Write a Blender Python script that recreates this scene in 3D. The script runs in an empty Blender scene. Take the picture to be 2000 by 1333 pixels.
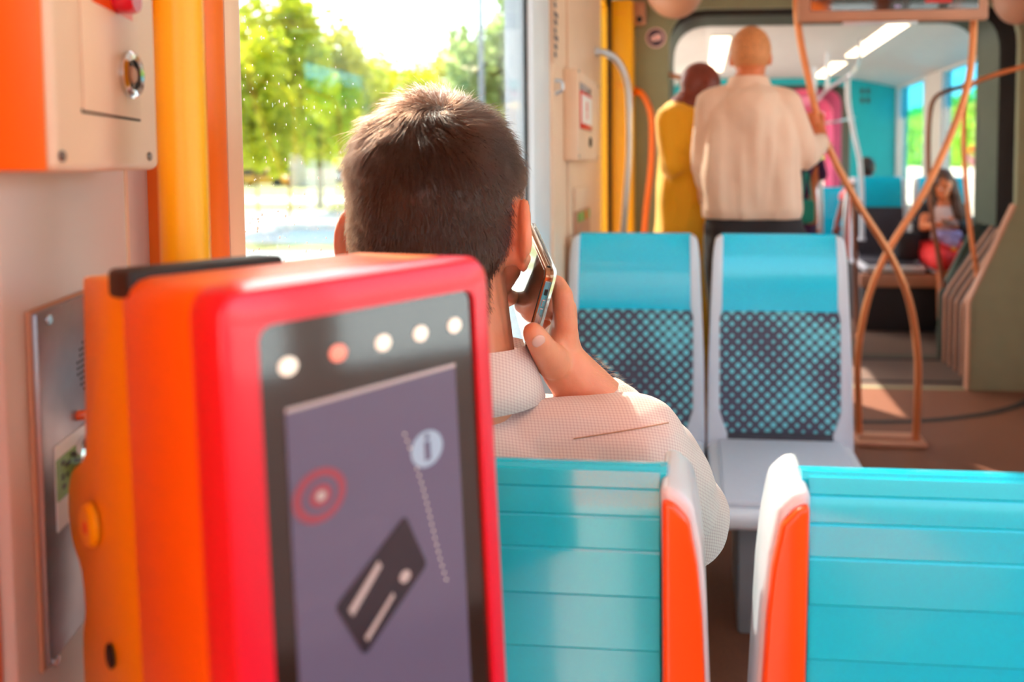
import bpy, bmesh, math, random
import numpy as np
from mathutils import Vector, Matrix, noise, Quaternion

random.seed(7); rng = np.random.default_rng(7)
SC = bpy.context.scene
COL = SC.collection

# ------------------------------------------------------------------ camera
F = 1350.0; PPX, PPY = 1271.0, 381.0; W, H = 2000.0, 1333.0
CAMZ = 1.29
YAW, PITCH = math.radians(3.94), math.radians(2.59)
cd = bpy.data.cameras.new('camera'); cam = bpy.data.objects.new('camera', cd); COL.objects.link(cam)
cam.location = (0, 0, CAMZ)
cam.rotation_euler = (math.radians(90) - PITCH, 0, YAW)
cd.sensor_width = 36.0; cd.lens = F / W * 36.0
cd.shift_x = (W / 2 - PPX) / W; cd.shift_y = -(H / 2 - PPY) / W
cd.clip_start = 0.02; cd.clip_end = 500
cd.dof.use_dof = True; cd.dof.focus_distance = 0.75; cd.dof.aperture_fstop = 3.2
SC.camera = cam

# ------------------------------------------------------------------ world, sun, exposure
SUN_AZ, SUN_EL = math.radians(46), math.radians(44)      # left of the tram's axis, above the horizon
wd = bpy.data.worlds.new('world'); SC.world = wd; wd.use_nodes = True
wn = wd.node_tree; wn.nodes.clear()
wo = wn.nodes.new('ShaderNodeOutputWorld'); wb = wn.nodes.new('ShaderNodeBackground')
sk = wn.nodes.new('ShaderNodeTexSky'); sk.sky_type = 'NISHITA'; sk.sun_disc = False
sk.sun_elevation = SUN_EL; sk.sun_rotation = -SUN_AZ; sk.air_density = 1.2; sk.dust_density = 2.5; sk.ozone_density = 1.0
wn.links.new(sk.outputs[0], wb.inputs[0]); wn.links.new(wb.outputs[0], wo.inputs[0])
wb.inputs[1].default_value = 0.42
sl = bpy.data.lights.new('sun', 'SUN'); sl.energy = 7.0; sl.color = (1.0, 0.93, 0.82); sl.angle = math.radians(0.6)
so = bpy.data.objects.new('sun', sl); COL.objects.link(so)
sun_dir = Vector((-math.sin(SUN_AZ) * math.cos(SUN_EL), math.cos(SUN_AZ) * math.cos(SUN_EL), math.sin(SUN_EL)))
so.rotation_euler = sun_dir.to_track_quat('Z', 'Y').to_euler()
so.location = (-6, 6, 8)
vs = SC.view_settings
vs.view_transform = 'Standard'; vs.look = 'None'; vs.gamma = 1.0; vs.use_curve_mapping = False
vs.exposure = 1.22
SC.cycles.use_denoising = True
SC.cycles.max_bounces = 7; SC.cycles.diffuse_bounces = 4; SC.cycles.use_adaptive_sampling = True; SC.cycles.adaptive_threshold = 0.06; SC.cycles.transparent_max_bounces = 16
SC.cycles.sample_clamp_indirect = 8.0
SC.cycles.caustics_reflective = False; SC.cycles.caustics_refractive = False

# ------------------------------------------------------------------ picture point -> place
CR = cam.rotation_euler.to_matrix()
def ray(px, py):
    return CR @ Vector(((px - PPX) / F, -(py - PPY) / F, -1.0))
def U(px, py, d):
    """world point seen at (px,py) whose distance along the tram is d"""
    r = ray(px, py); return Vector((0, 0, CAMZ)) + r * (d / r.y)
def UP(px, py, p0, n):
    r = ray(px, py); o = Vector((0, 0, CAMZ)); n = Vector(n)
    return o + r * ((Vector(p0) - o).dot(n) / r.dot(n))
def proj(p):
    q = CR.transposed() @ (Vector(p) - Vector((0, 0, CAMZ)))
    return (PPX - q.x / q.z * F, PPY + q.y / q.z * F)

# ------------------------------------------------------------------ materials
def lin(c):
    f = lambda v: v / 12.92 if v <= 0.04045 else ((v + 0.055) / 1.055) ** 2.4
    return tuple(f(v / 255.0) for v in c) + (1.0,)
MATS = {}
def mat(name, rgb, rough=0.5, metal=0.0, var=0.06, vscale=8.0, bump=0.0, bscale=60.0, spec=0.5, coat=0.0,
        sss=0.0, sssr=(1.0, 0.35, 0.15), sheen=0.0, trans=0.0, emit=0.0, emitc=None):
    """procedural surface: base colour with a slight noise variation, fine relief"""
    m = bpy.data.materials.new(name); m.use_nodes = True
    nt = m.node_tree; b = nt.nodes['Principled BSDF']
    c = lin(rgb)
    tc = nt.nodes.new('ShaderNodeTexCoord')
    n = nt.nodes.new('ShaderNodeTexNoise'); n.inputs['Scale'].default_value = vscale; n.inputs['Detail'].default_value = 4
    nt.links.new(tc.outputs['Object'], n.inputs['Vector'])
    r = nt.nodes.new('ShaderNodeValToRGB')
    r.color_ramp.elements[0].position = 0.3; r.color_ramp.elements[1].position = 0.7
    r.color_ramp.elements[0].color = tuple(max(0, v * (1 - var)) for v in c[:3]) + (1,)
    r.color_ramp.elements[1].color = tuple(min(1, v * (1 + var)) for v in c[:3]) + (1,)
    nt.links.new(n.outputs[0], r.inputs[0]); nt.links.new(r.outputs[0], b.inputs['Base Color'])
    b.inputs['Roughness'].default_value = rough; b.inputs['Metallic'].default_value = metal
    b.inputs['Specular IOR Level'].default_value = spec; b.inputs['Coat Weight'].default_value = coat
    b.inputs['Coat Roughness'].default_value = 0.08
    if sss: 
        b.inputs['Subsurface Weight'].default_value = sss; b.inputs['Subsurface Radius'].default_value = sssr
        b.inputs['Subsurface Scale'].default_value = 0.008
    if sheen: b.inputs['Sheen Weight'].default_value = sheen
    if emit:
        b.inputs['Emission Color'].default_value = lin(emitc or rgb); b.inputs['Emission Strength'].default_value = emit
    if bump:
        n2 = nt.nodes.new('ShaderNodeTexNoise'); n2.inputs['Scale'].default_value = bscale; n2.inputs['Detail'].default_value = 5
        nt.links.new(tc.outputs['Object'], n2.inputs['Vector'])
        bp = nt.nodes.new('ShaderNodeBump'); bp.inputs['Strength'].default_value = bump; bp.inputs['Distance'].default_value = 0.004
        nt.links.new(n2.outputs[0], bp.inputs['Height']); nt.links.new(bp.outputs[0], b.inputs['Normal'])
    MATS[name] = m
    return m
class N:
    """tiny node helper"""
    def __init__(s, m): s.nt = m.node_tree; s.b = s.nt.nodes.get('Principled BSDF')
    def new(s, t, **k):
        n = s.nt.nodes.new(t)
        for a, v in k.items(): setattr(n, a, v)
        return n
    def link(s, a, b): s.nt.links.new(a, b)
    def math(s, op, a, b=None, c=None):
        n = s.nt.nodes.new('ShaderNodeMath'); n.operation = op
        for i, v in enumerate((a, b, c)):
            if v is None: continue
            if isinstance(v, (int, float)): n.inputs[i].default_value = v
            else: s.nt.links.new(v, n.inputs[i])
        return n.outputs[0]
    def mix(s, f, a, b):
        n = s.nt.nodes.new('ShaderNodeMix'); n.data_type = 'RGBA'
        for i, v in ((0, f), (6, a), (7, b)):
            if isinstance(v, (int, float)): n.inputs[i].default_value = v
            elif isinstance(v, tuple): n.inputs[i].default_value = v
            else: s.nt.links.new(v, n.inputs[i])
        return n.outputs[2]

mat('white_panel', (222, 200, 188), 0.42, var=0.03)  # white panels, a little warm bounce light put into the colour
mat('bounce_tint_panel', (234, 196, 166), 0.45, var=0.03)  # white fittings; the peach tint is bounce light put into the colour
mat('post_white', (226, 228, 232), 0.35, var=0.02)
mat('seat_frame', (212, 214, 220), 0.30, var=0.02, coat=0.3)
mat('seat_cyan', (0, 206, 236), 0.2, var=0.05, vscale=3, coat=0.5, bump=0.04, bscale=14)
mat('seat_pan', (225, 226, 228), 0.4, var=0.02)
mat('seat_pad', (214, 216, 222), 0.6, var=0.06, vscale=300, bump=0.5, bscale=420)  # pale base stands for sun glare on the pad
mat('dark_fabric', (70, 66, 74), 0.85, var=0.15, vscale=90, bump=0.2, bscale=300)
mat('orange_plastic', (240, 84, 14), 0.33, var=0.04, coat=0.25)
mat('orange_paint', (250, 112, 10), 0.4, var=0.04)
mat('yellow_paint', (255, 176, 4), 0.4, var=0.03)
mat('amber_plastic', (255, 164, 8), 0.42, var=0.04)
mat('red_plastic', (226, 16, 48), 0.3, var=0.04, coat=0.35)
mat('sage_wall', (142, 140, 108), 0.55, var=0.05)
mat('dark_green', (72, 82, 66), 0.55, var=0.08)
mat('black_rubber', (38, 34, 32), 0.6, var=0.15)
mat('floor_brown', (118, 72, 50), 0.55, var=0.14, vscale=120, bump=0.15, bscale=300)
mat('floor_grey', (104, 82, 70), 0.55, var=0.12, vscale=120)
mat('ceiling_white', (222, 214, 204), 0.5, var=0.03)
mat('turquoise_wall', (20, 176, 180), 0.45, var=0.05)
mat('pink_wall', (222, 92, 132), 0.45, var=0.05)
mat('orange_reflect_rail', (226, 140, 88), 0.28, metal=0.55, var=0.06)  # polished metal; reflections of orange surroundings are put into the base colour
mat('brown_rail', (150, 96, 72), 0.3, metal=0.5, var=0.06)
mat('steel_rail', (206, 208, 214), 0.28, metal=0.7, var=0.04)
mat('brushed_steel', (150, 142, 148), 0.34, metal=0.75, var=0.12, vscale=30)
mat('chrome', (225, 225, 228), 0.12, metal=1.0, var=0.02)
mat('screw_metal', (120, 110, 108), 0.35, metal=0.8)
mat('hole_black', (18, 14, 12), 0.7)
mat('screen_black', (30, 26, 24), 0.10, var=0.05, spec=0.8, coat=1.0)
mat('sign_red', (226, 36, 30), 0.4)
mat('sign_white', (240, 232, 226), 0.4)
mat('label_green', (120, 158, 76), 0.45)
mat('label_white', (232, 222, 222), 0.4)
mat('ink_dark', (60, 56, 44), 0.6)
mat('sticker_navy', (56, 40, 66), 0.45)
mat('skin_light', (230, 144, 108), 0.5, var=0.08, vscale=25, sss=0.35, bump=0.12, bscale=160)
mat('skin_tan', (224, 122, 70), 0.5, var=0.08, vscale=25, sss=0.2)
mat('skin_brown', (128, 50, 30), 0.42, var=0.1, vscale=25, sss=0.1)
mat('nail', (238, 178, 160), 0.25, var=0.03, sss=0.2)
mat('hair_brown', (62, 38, 26), 0.55, var=0.25, vscale=200)
mat('hair_dark', (42, 28, 24), 0.5, var=0.25, vscale=120)
mat('hair_grey_sunlit', (214, 136, 80), 0.6, var=0.25, vscale=120, bump=0.5, bscale=220)  # grey hair with orange sunlight put into its colour
mat('hair_long', (92, 54, 34), 0.5, var=0.3, vscale=60, bump=0.4, bscale=90)
mat('shirt_warm_lit', (242, 200, 172), 0.8, var=0.03, vscale=12, bump=0.15, bscale=30, sheen=0.2)  # white shirt; the peach is orange bounce light put into the colour
mat('robe_yellow', (255, 180, 8), 0.7, var=0.05, vscale=6, sheen=0.2)
mat('trouser_dark', (46, 36, 36), 0.85, var=0.1)
mat('trouser_blue', (50, 56, 78), 0.85, var=0.1)
mat('shoe_black', (28, 24, 24), 0.45)
mat('jacket_black', (34, 28, 30), 0.8, var=0.1)
mat('top_pale', (232, 196, 186), 0.8)
mat('skirt_red', (232, 30, 26), 0.7)
mat('cloth_lilac', (188, 168, 214), 0.8)
mat('tee_pink', (244, 118, 120), 0.8)
mat('dress_purple', (70, 34, 78), 0.8, var=0.4, vscale=30)
mat('bag_green', (0, 142, 124), 0.6)
mat('bag_black', (40, 36, 38), 0.6)
mat('tan_trim', (196, 138, 108), 0.5)
mat('asphalt', (206, 200, 194), 0.85, var=0.06, vscale=2)
mat('pale_paving', (226, 216, 202), 0.85, var=0.05, vscale=1.5)
mat('dry_grass', (168, 160, 92), 0.9, var=0.2, vscale=3)
mat('bark', (104, 80, 56), 0.85, var=0.25, vscale=20, bump=0.5, bscale=30)
mat('post_grey', (150, 156, 160), 0.5)
mat('stone_wall', (232, 222, 206), 0.8, var=0.06, vscale=3)
mat('car_yellow', (240, 170, 30), 0.3, coat=0.5)
mat('car_white', (232, 232, 234), 0.3, coat=0.5)
mat('car_glass', (40, 48, 54), 0.08)
mat('building_pale', (222, 208, 196), 0.8)
mat('flower_pink', (240, 190, 190), 0.8)
mat('lamp_glow', (255, 240, 222), 0.5, emit=2.2, emitc=(255, 226, 190))
mat('phone_gold', (176, 128, 96), 0.22, metal=0.85, var=0.03)
mat('phone_silver', (206, 208, 214), 0.18, metal=0.85, var=0.03)
mat('phone_glass', (46, 44, 34), 0.04, var=0.02, spec=0.8, coat=1.0)
mat('led_white', (236, 222, 204), 0.4, emit=0.35, emitc=(255, 236, 214))
mat('led_red', (232, 150, 130), 0.4, emit=0.3, emitc=(255, 120, 100))

def leaf_mat(name, a, b, tr):
    m = bpy.data.materials.new(name); m.use_nodes = True; n = N(m)
    oi = n.new('ShaderNodeNewGeometry'); tc = n.new('ShaderNodeTexCoord')
    no = n.new('ShaderNodeTexNoise'); no.inputs['Scale'].default_value = 1.3; n.link(tc.outputs['Object'], no.inputs['Vector'])
    f = n.math('ADD', n.math('MULTIPLY', oi.outputs['Random Per Island'], 0.6), n.math('MULTIPLY', no.outputs[0], 0.4))
    c = n.mix(f, lin(a), lin(b)); n.link(c, n.b.inputs['Base Color']); n.b.inputs['Roughness'].default_value = 0.6
    t = n.new('ShaderNodeBsdfTranslucent'); n.link(n.mix(f, lin(tr), lin(b)), t.inputs[0])
    mx = n.new('ShaderNodeMixShader'); mx.inputs[0].default_value = 0.55
    n.link(n.b.outputs[0], mx.inputs[1]); n.link(t.outputs[0], mx.inputs[2]); n.link(mx.outputs[0], n.nt.nodes['Material Output'].inputs[0])
    MATS[name] = m
leaf_mat('leaf_lime', (222, 216, 44), (176, 194, 52), (252, 240, 70))
leaf_mat('leaf_olive', (214, 200, 66), (176, 184, 76), (244, 224, 90))
leaf_mat('leaf_hedge', (110, 180, 50), (150, 206, 70), (170, 220, 70))
leaf_mat('leaf_blue', (146, 172, 120), (176, 192, 120), (200, 214, 130))

def glass_mat(name, tint=(255, 255, 255), refl=1.0):
    m = bpy.data.materials.new(name); m.use_nodes = True; n = N(m)
    t = n.new('ShaderNodeBsdfTransparent'); t.inputs[0].default_value = lin(tint)
    g = n.new('ShaderNodeBsdfGlossy'); g.inputs['Roughness'].default_value = 0.02
    fr = n.new('ShaderNodeFresnel'); fr.inputs[0].default_value = 1.45
    mx = n.new('ShaderNodeMixShader'); n.link(n.math('MULTIPLY', fr.outputs[0], refl), mx.inputs[0])
    n.link(t.outputs[0], mx.inputs[1]); n.link(g.outputs[0], mx.inputs[2]); n.link(mx.outputs[0], n.nt.nodes['Material Output'].inputs[0])
    MATS[name] = m
glass_mat('glass', (240, 247, 245), 0.5)
glass_mat('glass_cyan', (150, 226, 244), 0.5)
glass_mat('glass_clear', (252, 252, 252), 0.8)

def dot_fabric():
    m = mat('dot_fabric', (86, 80, 94), 0.8, var=0.1, vscale=80, bump=0.15, bscale=400)
    n = N(m); tc = n.new('ShaderNodeTexCoord'); sp = n.new('ShaderNodeSeparateXYZ'); n.link(tc.outputs['Object'], sp.inputs[0])
    x, z = sp.outputs[0], sp.outputs[2]; s = 0.0267 * math.sqrt(2)
    a = n.math('DIVIDE', n.math('ADD', x, z), s); b = n.math('DIVIDE', n.math('SUBTRACT', x, z), s)
    fa = n.math('SUBTRACT', n.math('FRACT', a), 0.5); fb = n.math('SUBTRACT', n.math('FRACT', b), 0.5)
    # between a round and a square dot
    d2 = n.math('POWER', n.math('ADD', n.math('POWER', n.math('ABSOLUTE', fa), 2.6), n.math('POWER', n.math('ABSOLUTE', fb), 2.6)), 1 / 2.6)
    no = n.new('ShaderNodeTexNoise'); no.inputs['Scale'].default_value = 7.0; no.inputs['Detail'].default_value = 0
    oi = n.new('ShaderNodeObjectInfo'); ad = n.new('ShaderNodeVectorMath'); ad.operation = 'ADD'
    n.link(tc.outputs['Object'], ad.inputs[0]); n.link(oi.outputs['Location'], ad.inputs[1]); n.link(ad.outputs[0], no.inputs['Vector'])
    rr = n.math('ADD', 0.06, n.math('MULTIPLY', no.outputs[0], 0.50))
    f = n.math('SMOOTH_MIN', 1.0, n.math('MAXIMUM', 0.0, n.math('MULTIPLY', n.math('SUBTRACT', rr, d2), 14.0)), 0.1)
    old = n.b.inputs['Base Color'].links[0].from_socket
    n.link(n.mix(f, old, lin((122, 214, 222))), n.b.inputs['Base Color'])
dot_fabric()
def check_cloth():
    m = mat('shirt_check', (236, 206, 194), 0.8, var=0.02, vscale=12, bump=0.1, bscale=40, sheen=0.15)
    n = N(m); tc = n.new('ShaderNodeTexCoord'); sp = n.new('ShaderNodeSeparateXYZ'); n.link(tc.outputs['Object'], sp.inputs[0])
    f = None
    u = n.math('ADD', sp.outputs[0], n.math('MULTIPLY', sp.outputs[1], 0.4)); v = n.math('ADD', sp.outputs[2], n.math('MULTIPLY', sp.outputs[1], 0.7))
    la = n.math('LESS_THAN', n.math('FRACT', n.math('DIVIDE', u, 0.0034)), 0.36)
    lb = n.math('LESS_THAN', n.math('FRACT', n.math('DIVIDE', v, 0.0034)), 0.36)
    f = n.math('MULTIPLY', n.math('ADD', la, lb), 0.30)
    old = n.b.inputs['Base Color'].links[0].from_socket
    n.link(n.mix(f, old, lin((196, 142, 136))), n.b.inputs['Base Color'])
check_cloth()
def display_mat():
    """the reader's lit display: violet grey"""
    m = mat('display_glow', (92, 88, 110), 0.12, var=0.04, vscale=6, emit=0.05, emitc=(120, 118, 150), coat=0.6)
display_mat()
def skin_hair_body():
    m = bpy.data.materials.new('hair_strand'); m.use_nodes = True; n = N(m)
    n.nt.nodes.remove(n.b); h = n.new('ShaderNodeBsdfHairPrincipled')
    h.parametrization = 'COLOR'
    h.inputs['Color'].default_value = lin((40, 20, 12)); h.inputs['Roughness'].default_value = 0.2; h.inputs['Radial Roughness'].default_value = 0.4
    h.inputs['Random Roughness'].default_value = 0.3
    n.link(h.outputs[0], n.nt.nodes['Material Output'].inputs[0]); MATS['hair_strand'] = m
    m2 = m.copy(); m2.name = 'arm_hair'; m2.node_tree.nodes['Principled Hair BSDF'].inputs['Color'].default_value = lin((240, 176, 120)); MATS['arm_hair'] = m2  # pale colour stands for the sunlit glow along the arm hair
skin_hair_body()

# ------------------------------------------------------------------ mesh helpers
class MB:
    def __init__(s): s.bm = bmesh.new()
    def box(s, x0, x1, y0, y1, z0, z1, bev=0.0, seg=2, M=None):
        t = bmesh.new()
        v = [t.verts.new(p) for p in ((x0, y0, z0), (x1, y0, z0), (x1, y1, z0), (x0, y1, z0), (x0, y0, z1), (x1, y0, z1), (x1, y1, z1), (x0, y1, z1))]
        for f in ((3, 2, 1, 0), (4, 5, 6, 7), (0, 1, 5, 4), (1, 2, 6, 5), (2, 3, 7, 6), (3, 0, 4, 7)): t.faces.new([v[i] for i in f])
        return s._add(t, bev, seg, M)
    def _add(s, t, bev=0.0, seg=2, M=None):
        if bev > 0:
            bmesh.ops.bevel(t, geom=list(t.edges), offset=bev, segments=seg, profile=0.5, affect='EDGES', clamp_overlap=True)
        if M is not None: bmesh.ops.transform(t, matrix=M, verts=t.verts)
        me = bpy.data.meshes.new('tmp'); t.to_mesh(me); t.free(); s.bm.from_mesh(me); bpy.data.meshes.remove(me)
        return s
    def prism(s, poly, d0, d1, bev=0.0, seg=2, M=None, fn=None):
        """polygon (x,z) extruded along y from d0 to d1"""
        t = bmesh.new()
        a = [t.verts.new((p[0], d0, p[1])) for p in poly]; b = [t.verts.new((p[0], d1, p[1])) for p in poly]
        t.faces.new(a); t.faces.new(list(reversed(b))); k = len(poly)
        for i in range(k):
            j = (i + 1) % k; t.faces.new((a[j], a[i], b[i], b[j]))
        bmesh.ops.recalc_face_normals(t, faces=t.faces)
        if bev > 0: bmesh.ops.bevel(t, geom=list(t.edges), offset=bev, segments=seg, profile=0.5, affect='EDGES', clamp_overlap=True)
        if fn:
            for v in t.verts: v.co = Vector(fn(v.co))
        return s._add(t, 0, 0, M)
    def tube(s, pts, r, seg=12, smooth=6, cap=True, r2=None):
        P = catmull([Vector(p) for p in pts], smooth) if smooth else [Vector(p) for p in pts]
        n = len(P); bm = s.bm; rings = []
        up = None
        for i, p in enumerate(P):
            t = (P[min(i + 1, n - 1)] - P[max(i - 1, 0)]).normalized()
            if up is None: up = t.orthogonal().normalized()
            up = (up - t * up.dot(t)).normalized(); w = t.cross(up)
            rr = r if r2 is None else r + (r2 - r) * i / (n - 1)
            rings.append([bm.verts.new(p + (up * math.cos(a) + w * math.sin(a)) * rr) for a in (2 * math.pi * k / seg for k in range(seg))])
        for A, B in zip(rings, rings[1:]):
            for k in range(seg):
                bm.faces.new((A[k], A[(k + 1) % seg], B[(k + 1) % seg], B[k]))
        if cap: bm.faces.new(list(reversed(rings[0]))); bm.faces.new(rings[-1])
        return s
    def lathe(s, prof, seg=24, M=None):
        """profile (r,h) turned round the z axis"""
        t = bmesh.new(); rings = []
        for r, h in prof:
            rings.append([t.verts.new((r * math.cos(2 * math.pi * k / seg), r * math.sin(2 * math.pi * k / seg), h)) for k in range(seg)] if r > 1e-6 else [t.verts.new((0, 0, h))])
        for A, B in zip(rings, rings[1:]):
            for k in range(seg):
                q = [A[k % len(A)], A[(k + 1) % len(A)], B[(k + 1) % len(B)], B[k % len(B)]]
                u = [];
                for v in q:
                    if v not in u: u.append(v)
                if len(u) > 2: t.faces.new(u)
        bmesh.ops.recalc_face_normals(t, faces=t.faces)
        return s._add(t, 0, 0, M)
    def ball(s, c, r, sub=3, M=None):
        t = bmesh.new(); bmesh.ops.create_icosphere(t, subdivisions=sub, radius=1.0)
        r = (r, r, r) if isinstance(r, (int, float)) else r
        MM = Matrix.Translation(Vector(c)) @ (M if M is not None else Matrix.Identity(4)) @ Matrix.Diagonal((r[0], r[1], r[2], 1))
        return s._add(t, 0, 0, MM)
    def cap(s, p, q, r1, r2, seg=14):
        """tapered capsule"""
        p, q = Vector(p), Vector(q)
        s.ball(p, r1, 2); s.ball(q, r2, 2)
        if (q - p).length > 1e-5: s.tube([p, q], r1, seg, 0, True, r2)
        return s
    def sheet(s, rows):
        bm = s.bm; g = [[bm.verts.new(p) for p in r] for r in rows]
        for A, B in zip(g, g[1:]):
            for k in range(len(A) - 1): bm.faces.new((A[k], A[k + 1], B[k + 1], B[k]))
        return s
    def mesh(s, name, smooth=True, angle=0.6):
        me = bpy.data.meshes.new(name); s.bm.to_mesh(me); s.bm.free()
        if smooth:
            for p in me.polygons: p.use_smooth = True
            me.set_sharp_from_angle(angle=angle)
        return me
    def build(s, name, m, parent=None, smooth=True, angle=0.6):
        return obj(name, s.mesh(name, smooth, angle), m, parent)
def catmull(P, k):
    if len(P) < 3: return P
    out = []; Q = [P[0] * 2 - P[1]] + P + [P[-1] * 2 - P[-2]]
    for i in range(1, len(Q) - 2):
        a, b, c, d = Q[i - 1:i + 3]
        for j in range(k):
            t = j / k
            out.append(0.5 * ((2 * b) + (c - a) * t + (2 * a - 5 * b + 4 * c - d) * t * t + (3 * b - a - 3 * c + d) * t ** 3))
    out.append(P[-1]); return out
def obj(name, me, m, parent=None):
    o = bpy.data.objects.new(name, me); COL.objects.link(o)
    for q in (m if isinstance(m, (list, tuple)) else [m]): me.materials.append(MATS[q] if isinstance(q, str) else q)
    if parent is not None:
        o.parent = parent
        if parent.get('_world'): o.matrix_parent_inverse = Matrix.Translation(-parent.location)
        elif parent.parent is not None and parent.parent.get('_world'): pass
    return o
def tag(o, label, cat, group=None, kind=None):
    o['label'] = label; o['category'] = cat
    if group: o['group'] = group
    if kind: o['kind'] = kind
    return o
def thing(name, label, cat, loc=(0, 0, 0), group=None, world=True):
    """an Empty at the thing's base; children of a 'world' thing are written in world coordinates"""
    o = bpy.data.objects.new(name, None); COL.objects.link(o); o.location = loc; o.empty_display_size = 0.05
    if world: o['_world'] = 1
    return tag(o, label, cat, group)
def struct(o, label=None):
    o['kind'] = 'structure'
    if label: o['label'] = label
    return o
def remesh(mb, voxel, smooth=6, fn=None):
    """union of overlapping closed shapes grown into one smooth skin"""
    me = mb.mesh('tmp', False); o = bpy.data.objects.new('tmp', me); COL.objects.link(o)
    md = o.modifiers.new('r', 'REMESH'); md.mode = 'VOXEL'; md.voxel_size = voxel
    if smooth:
        ms = o.modifiers.new('s', 'SMOOTH'); ms.factor = 0.5; ms.iterations = smooth
    bpy.context.view_layer.update()
    dg = bpy.context.evaluated_depsgraph_get()
    out = bpy.data.meshes.new_from_object(o.evaluated_get(dg))
    bpy.data.objects.remove(o); bpy.data.meshes.remove(me)
    if fn:
        n = len(out.vertices); co = np.empty(n * 3); no = np.empty(n * 3)
        out.vertices.foreach_get('co', co); out.vertices.foreach_get('normal', no)
        co = co.reshape(-1, 3); no = no.reshape(-1, 3); co = fn(co, no); out.vertices.foreach_set('co', co.ravel()); out.update()
    for p in out.polygons: p.use_smooth = True
    return out
def wrinkle(amp, fx, fy, fz, seed=0.0):
    def fn(co, no):
        v = np.array([noise.noise(Vector((c[0] * fx + seed, c[1] * fy, c[2] * fz))) + 0.5 * noise.noise(Vector((c[0] * fx * 2.1, c[1] * fy * 2.1 + seed, c[2] * fz * 2.1))) for c in co])
        return co + no * (v * amp)[:, None]
    return fn
def strands(name, paths, r0, r1, m, parent):
    """hair curves: paths is an (n,k,3) array"""
    n, k, _ = paths.shape
    c = bpy.data.hair_curves.new(name); c.add_curves([k] * n)
    c.attributes['position'].data.foreach_set('vector', paths.astype(np.float32).ravel())
    ra = c.attributes.get('radius') or c.attributes.new('radius', 'FLOAT', 'POINT')
    ra.data.foreach_set('value', np.tile(np.linspace(r0, r1, k), n).astype(np.float32))
    c.materials.append(MATS[m])
    o = bpy.data.objects.new(name, c); COL.objects.link(o); o.parent = parent
    o.matrix_parent_inverse = Matrix.Translation(-parent.location)
    return o
def copy_tree(o, parent=None):
    c = o.copy(); COL.objects.link(c)
    if parent is not None: c.parent = parent
    for ch in [x for x in bpy.data.objects if x.parent is o]: copy_tree(ch, c)
    return c

# ================================================================== THE SETTING
WL, WR, CZ = -0.45, 1.95, 2.26           # side walls, ceiling height
yL = lambda px: UP(px, 320, (WL, 0, 0), (1, 0, 0)).y
WR2 = 2.22
Y0, Y1, Y2, Y3, Y4 = -1.6, 4.0, 4.7, 8.0, 8.7   # back wall, end of first car, second car, its end, third car
yW0, yW1, yP1, yD0 = yL(470), UP(1030, 320, (-0.468, 0, 0), (1, 0, 0)).y, yL(1075), yL(1170)
SILL = 0.78; WTOP = 2.08
# floors
m = MB(); m.box(-0.6, 2.05, Y0, Y1 + 0.05, -0.06, 0); fl = struct(m.build('floor', 'floor_brown'), 'brown speckled floor of the first car')
m = MB(); m.box(-0.55, 2.05, Y1 + 0.05, Y2, -0.06, 0.0); m.build('gangway_floor_plate', 'floor_grey', fl)
m = MB(); m.box(-0.6, 2.35, Y2, 14, -0.06, 0); m.build('far_car_floor', 'floor_grey', fl)
arc = [U(1700, 812, 3.6) + Vector((0, 0, 0)), ]
m = MB()                                   # dark turntable ring let into the floor
ringc = Vector((0.78, 4.4, 0))
rows = []
for r_ in (0.92, 0.96):
    rows.append([(ringc.x + r_ * 1.35 * math.cos(a), ringc.y + r_ * math.sin(a), 0.003) for a in np.linspace(math.pi, 2 * math.pi, 40)])
m.sheet(rows); m.build('turntable_ring', 'black_rubber', fl)
m = MB()
for yy in (4.12, 4.6): m.box(-0.3, 1.62, yy, yy + 0.03, 0, 0.004)
m.build('floor_joint', 'black_rubber', fl)
# ceilings
m = MB(); m.box(-0.6, 2.1, Y0, Y1, CZ, CZ + 0.06); ce = struct(m.build('ceiling', 'ceiling_white'), 'white ceiling of the tram')
m = MB(); m.box(-0.6, 2.35, Y2, Y3, CZ, CZ + 0.06); m.build('far_car_ceiling', 'ceiling_white', ce)
m = MB(); m.box(-0.6, 2.35, Y3, 14, CZ, CZ + 0.06); m.build('last_car_ceiling', 'pink_wall', ce)
# sloping coves of the far ceiling above the windows
m = MB(); m.prism([(1.60, CZ), (1.78, CZ - 0.02), (WR2, CZ - 0.11), (WR2, CZ)], Y2, Y3); m.build('cove', 'ceiling_white', ce)
m = MB(); m.prism([(0.05, CZ), (-0.12, CZ - 0.03), (-0.45, CZ - 0.14), (-0.45, CZ)], Y2, Y3); m.build('cove', 'ceiling_white', ce)
# left wall of the first car, with its window
m = MB(); T = -0.53
m.box(T, WL, yW0 - 0.02, yP1, 0, SILL - 0.02); m.box(T, WL, yW0 - 0.02, yP1, WTOP, CZ)
wl = struct(m.build('wall_left', 'white_panel', smooth=False), 'white side wall below and above the big window')
m = MB(); m.box(T, WL, yW1 + 0.003, yP1, SILL - 0.02, WTOP, 0.004); struct(m.build('trim_1', 'post_white'), 'bluish white window post')
m = MB(); m.box(T, WL + 0.012, yP1, yD0, 0, CZ, 0.01)
tp = struct(m.build('trim_2', 'bounce_tint_panel'), 'white pillar panel with warm bounce tint between window and door')
m = MB(); yy = yL(1100); m.box(WL + 0.012, WL + 0.02, yy, yy + 0.03, 0, CZ, 0.004); m.build('rib_strip', 'bounce_tint_panel', tp)
m = MB(); m.box(T, WL + 0.045, yW0 - 0.01, yP1 - 0.04, SILL - 0.03, SILL, 0.008); struct(m.build('window_sill', 'post_white'), 'white sunlit window sill ledge')
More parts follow.
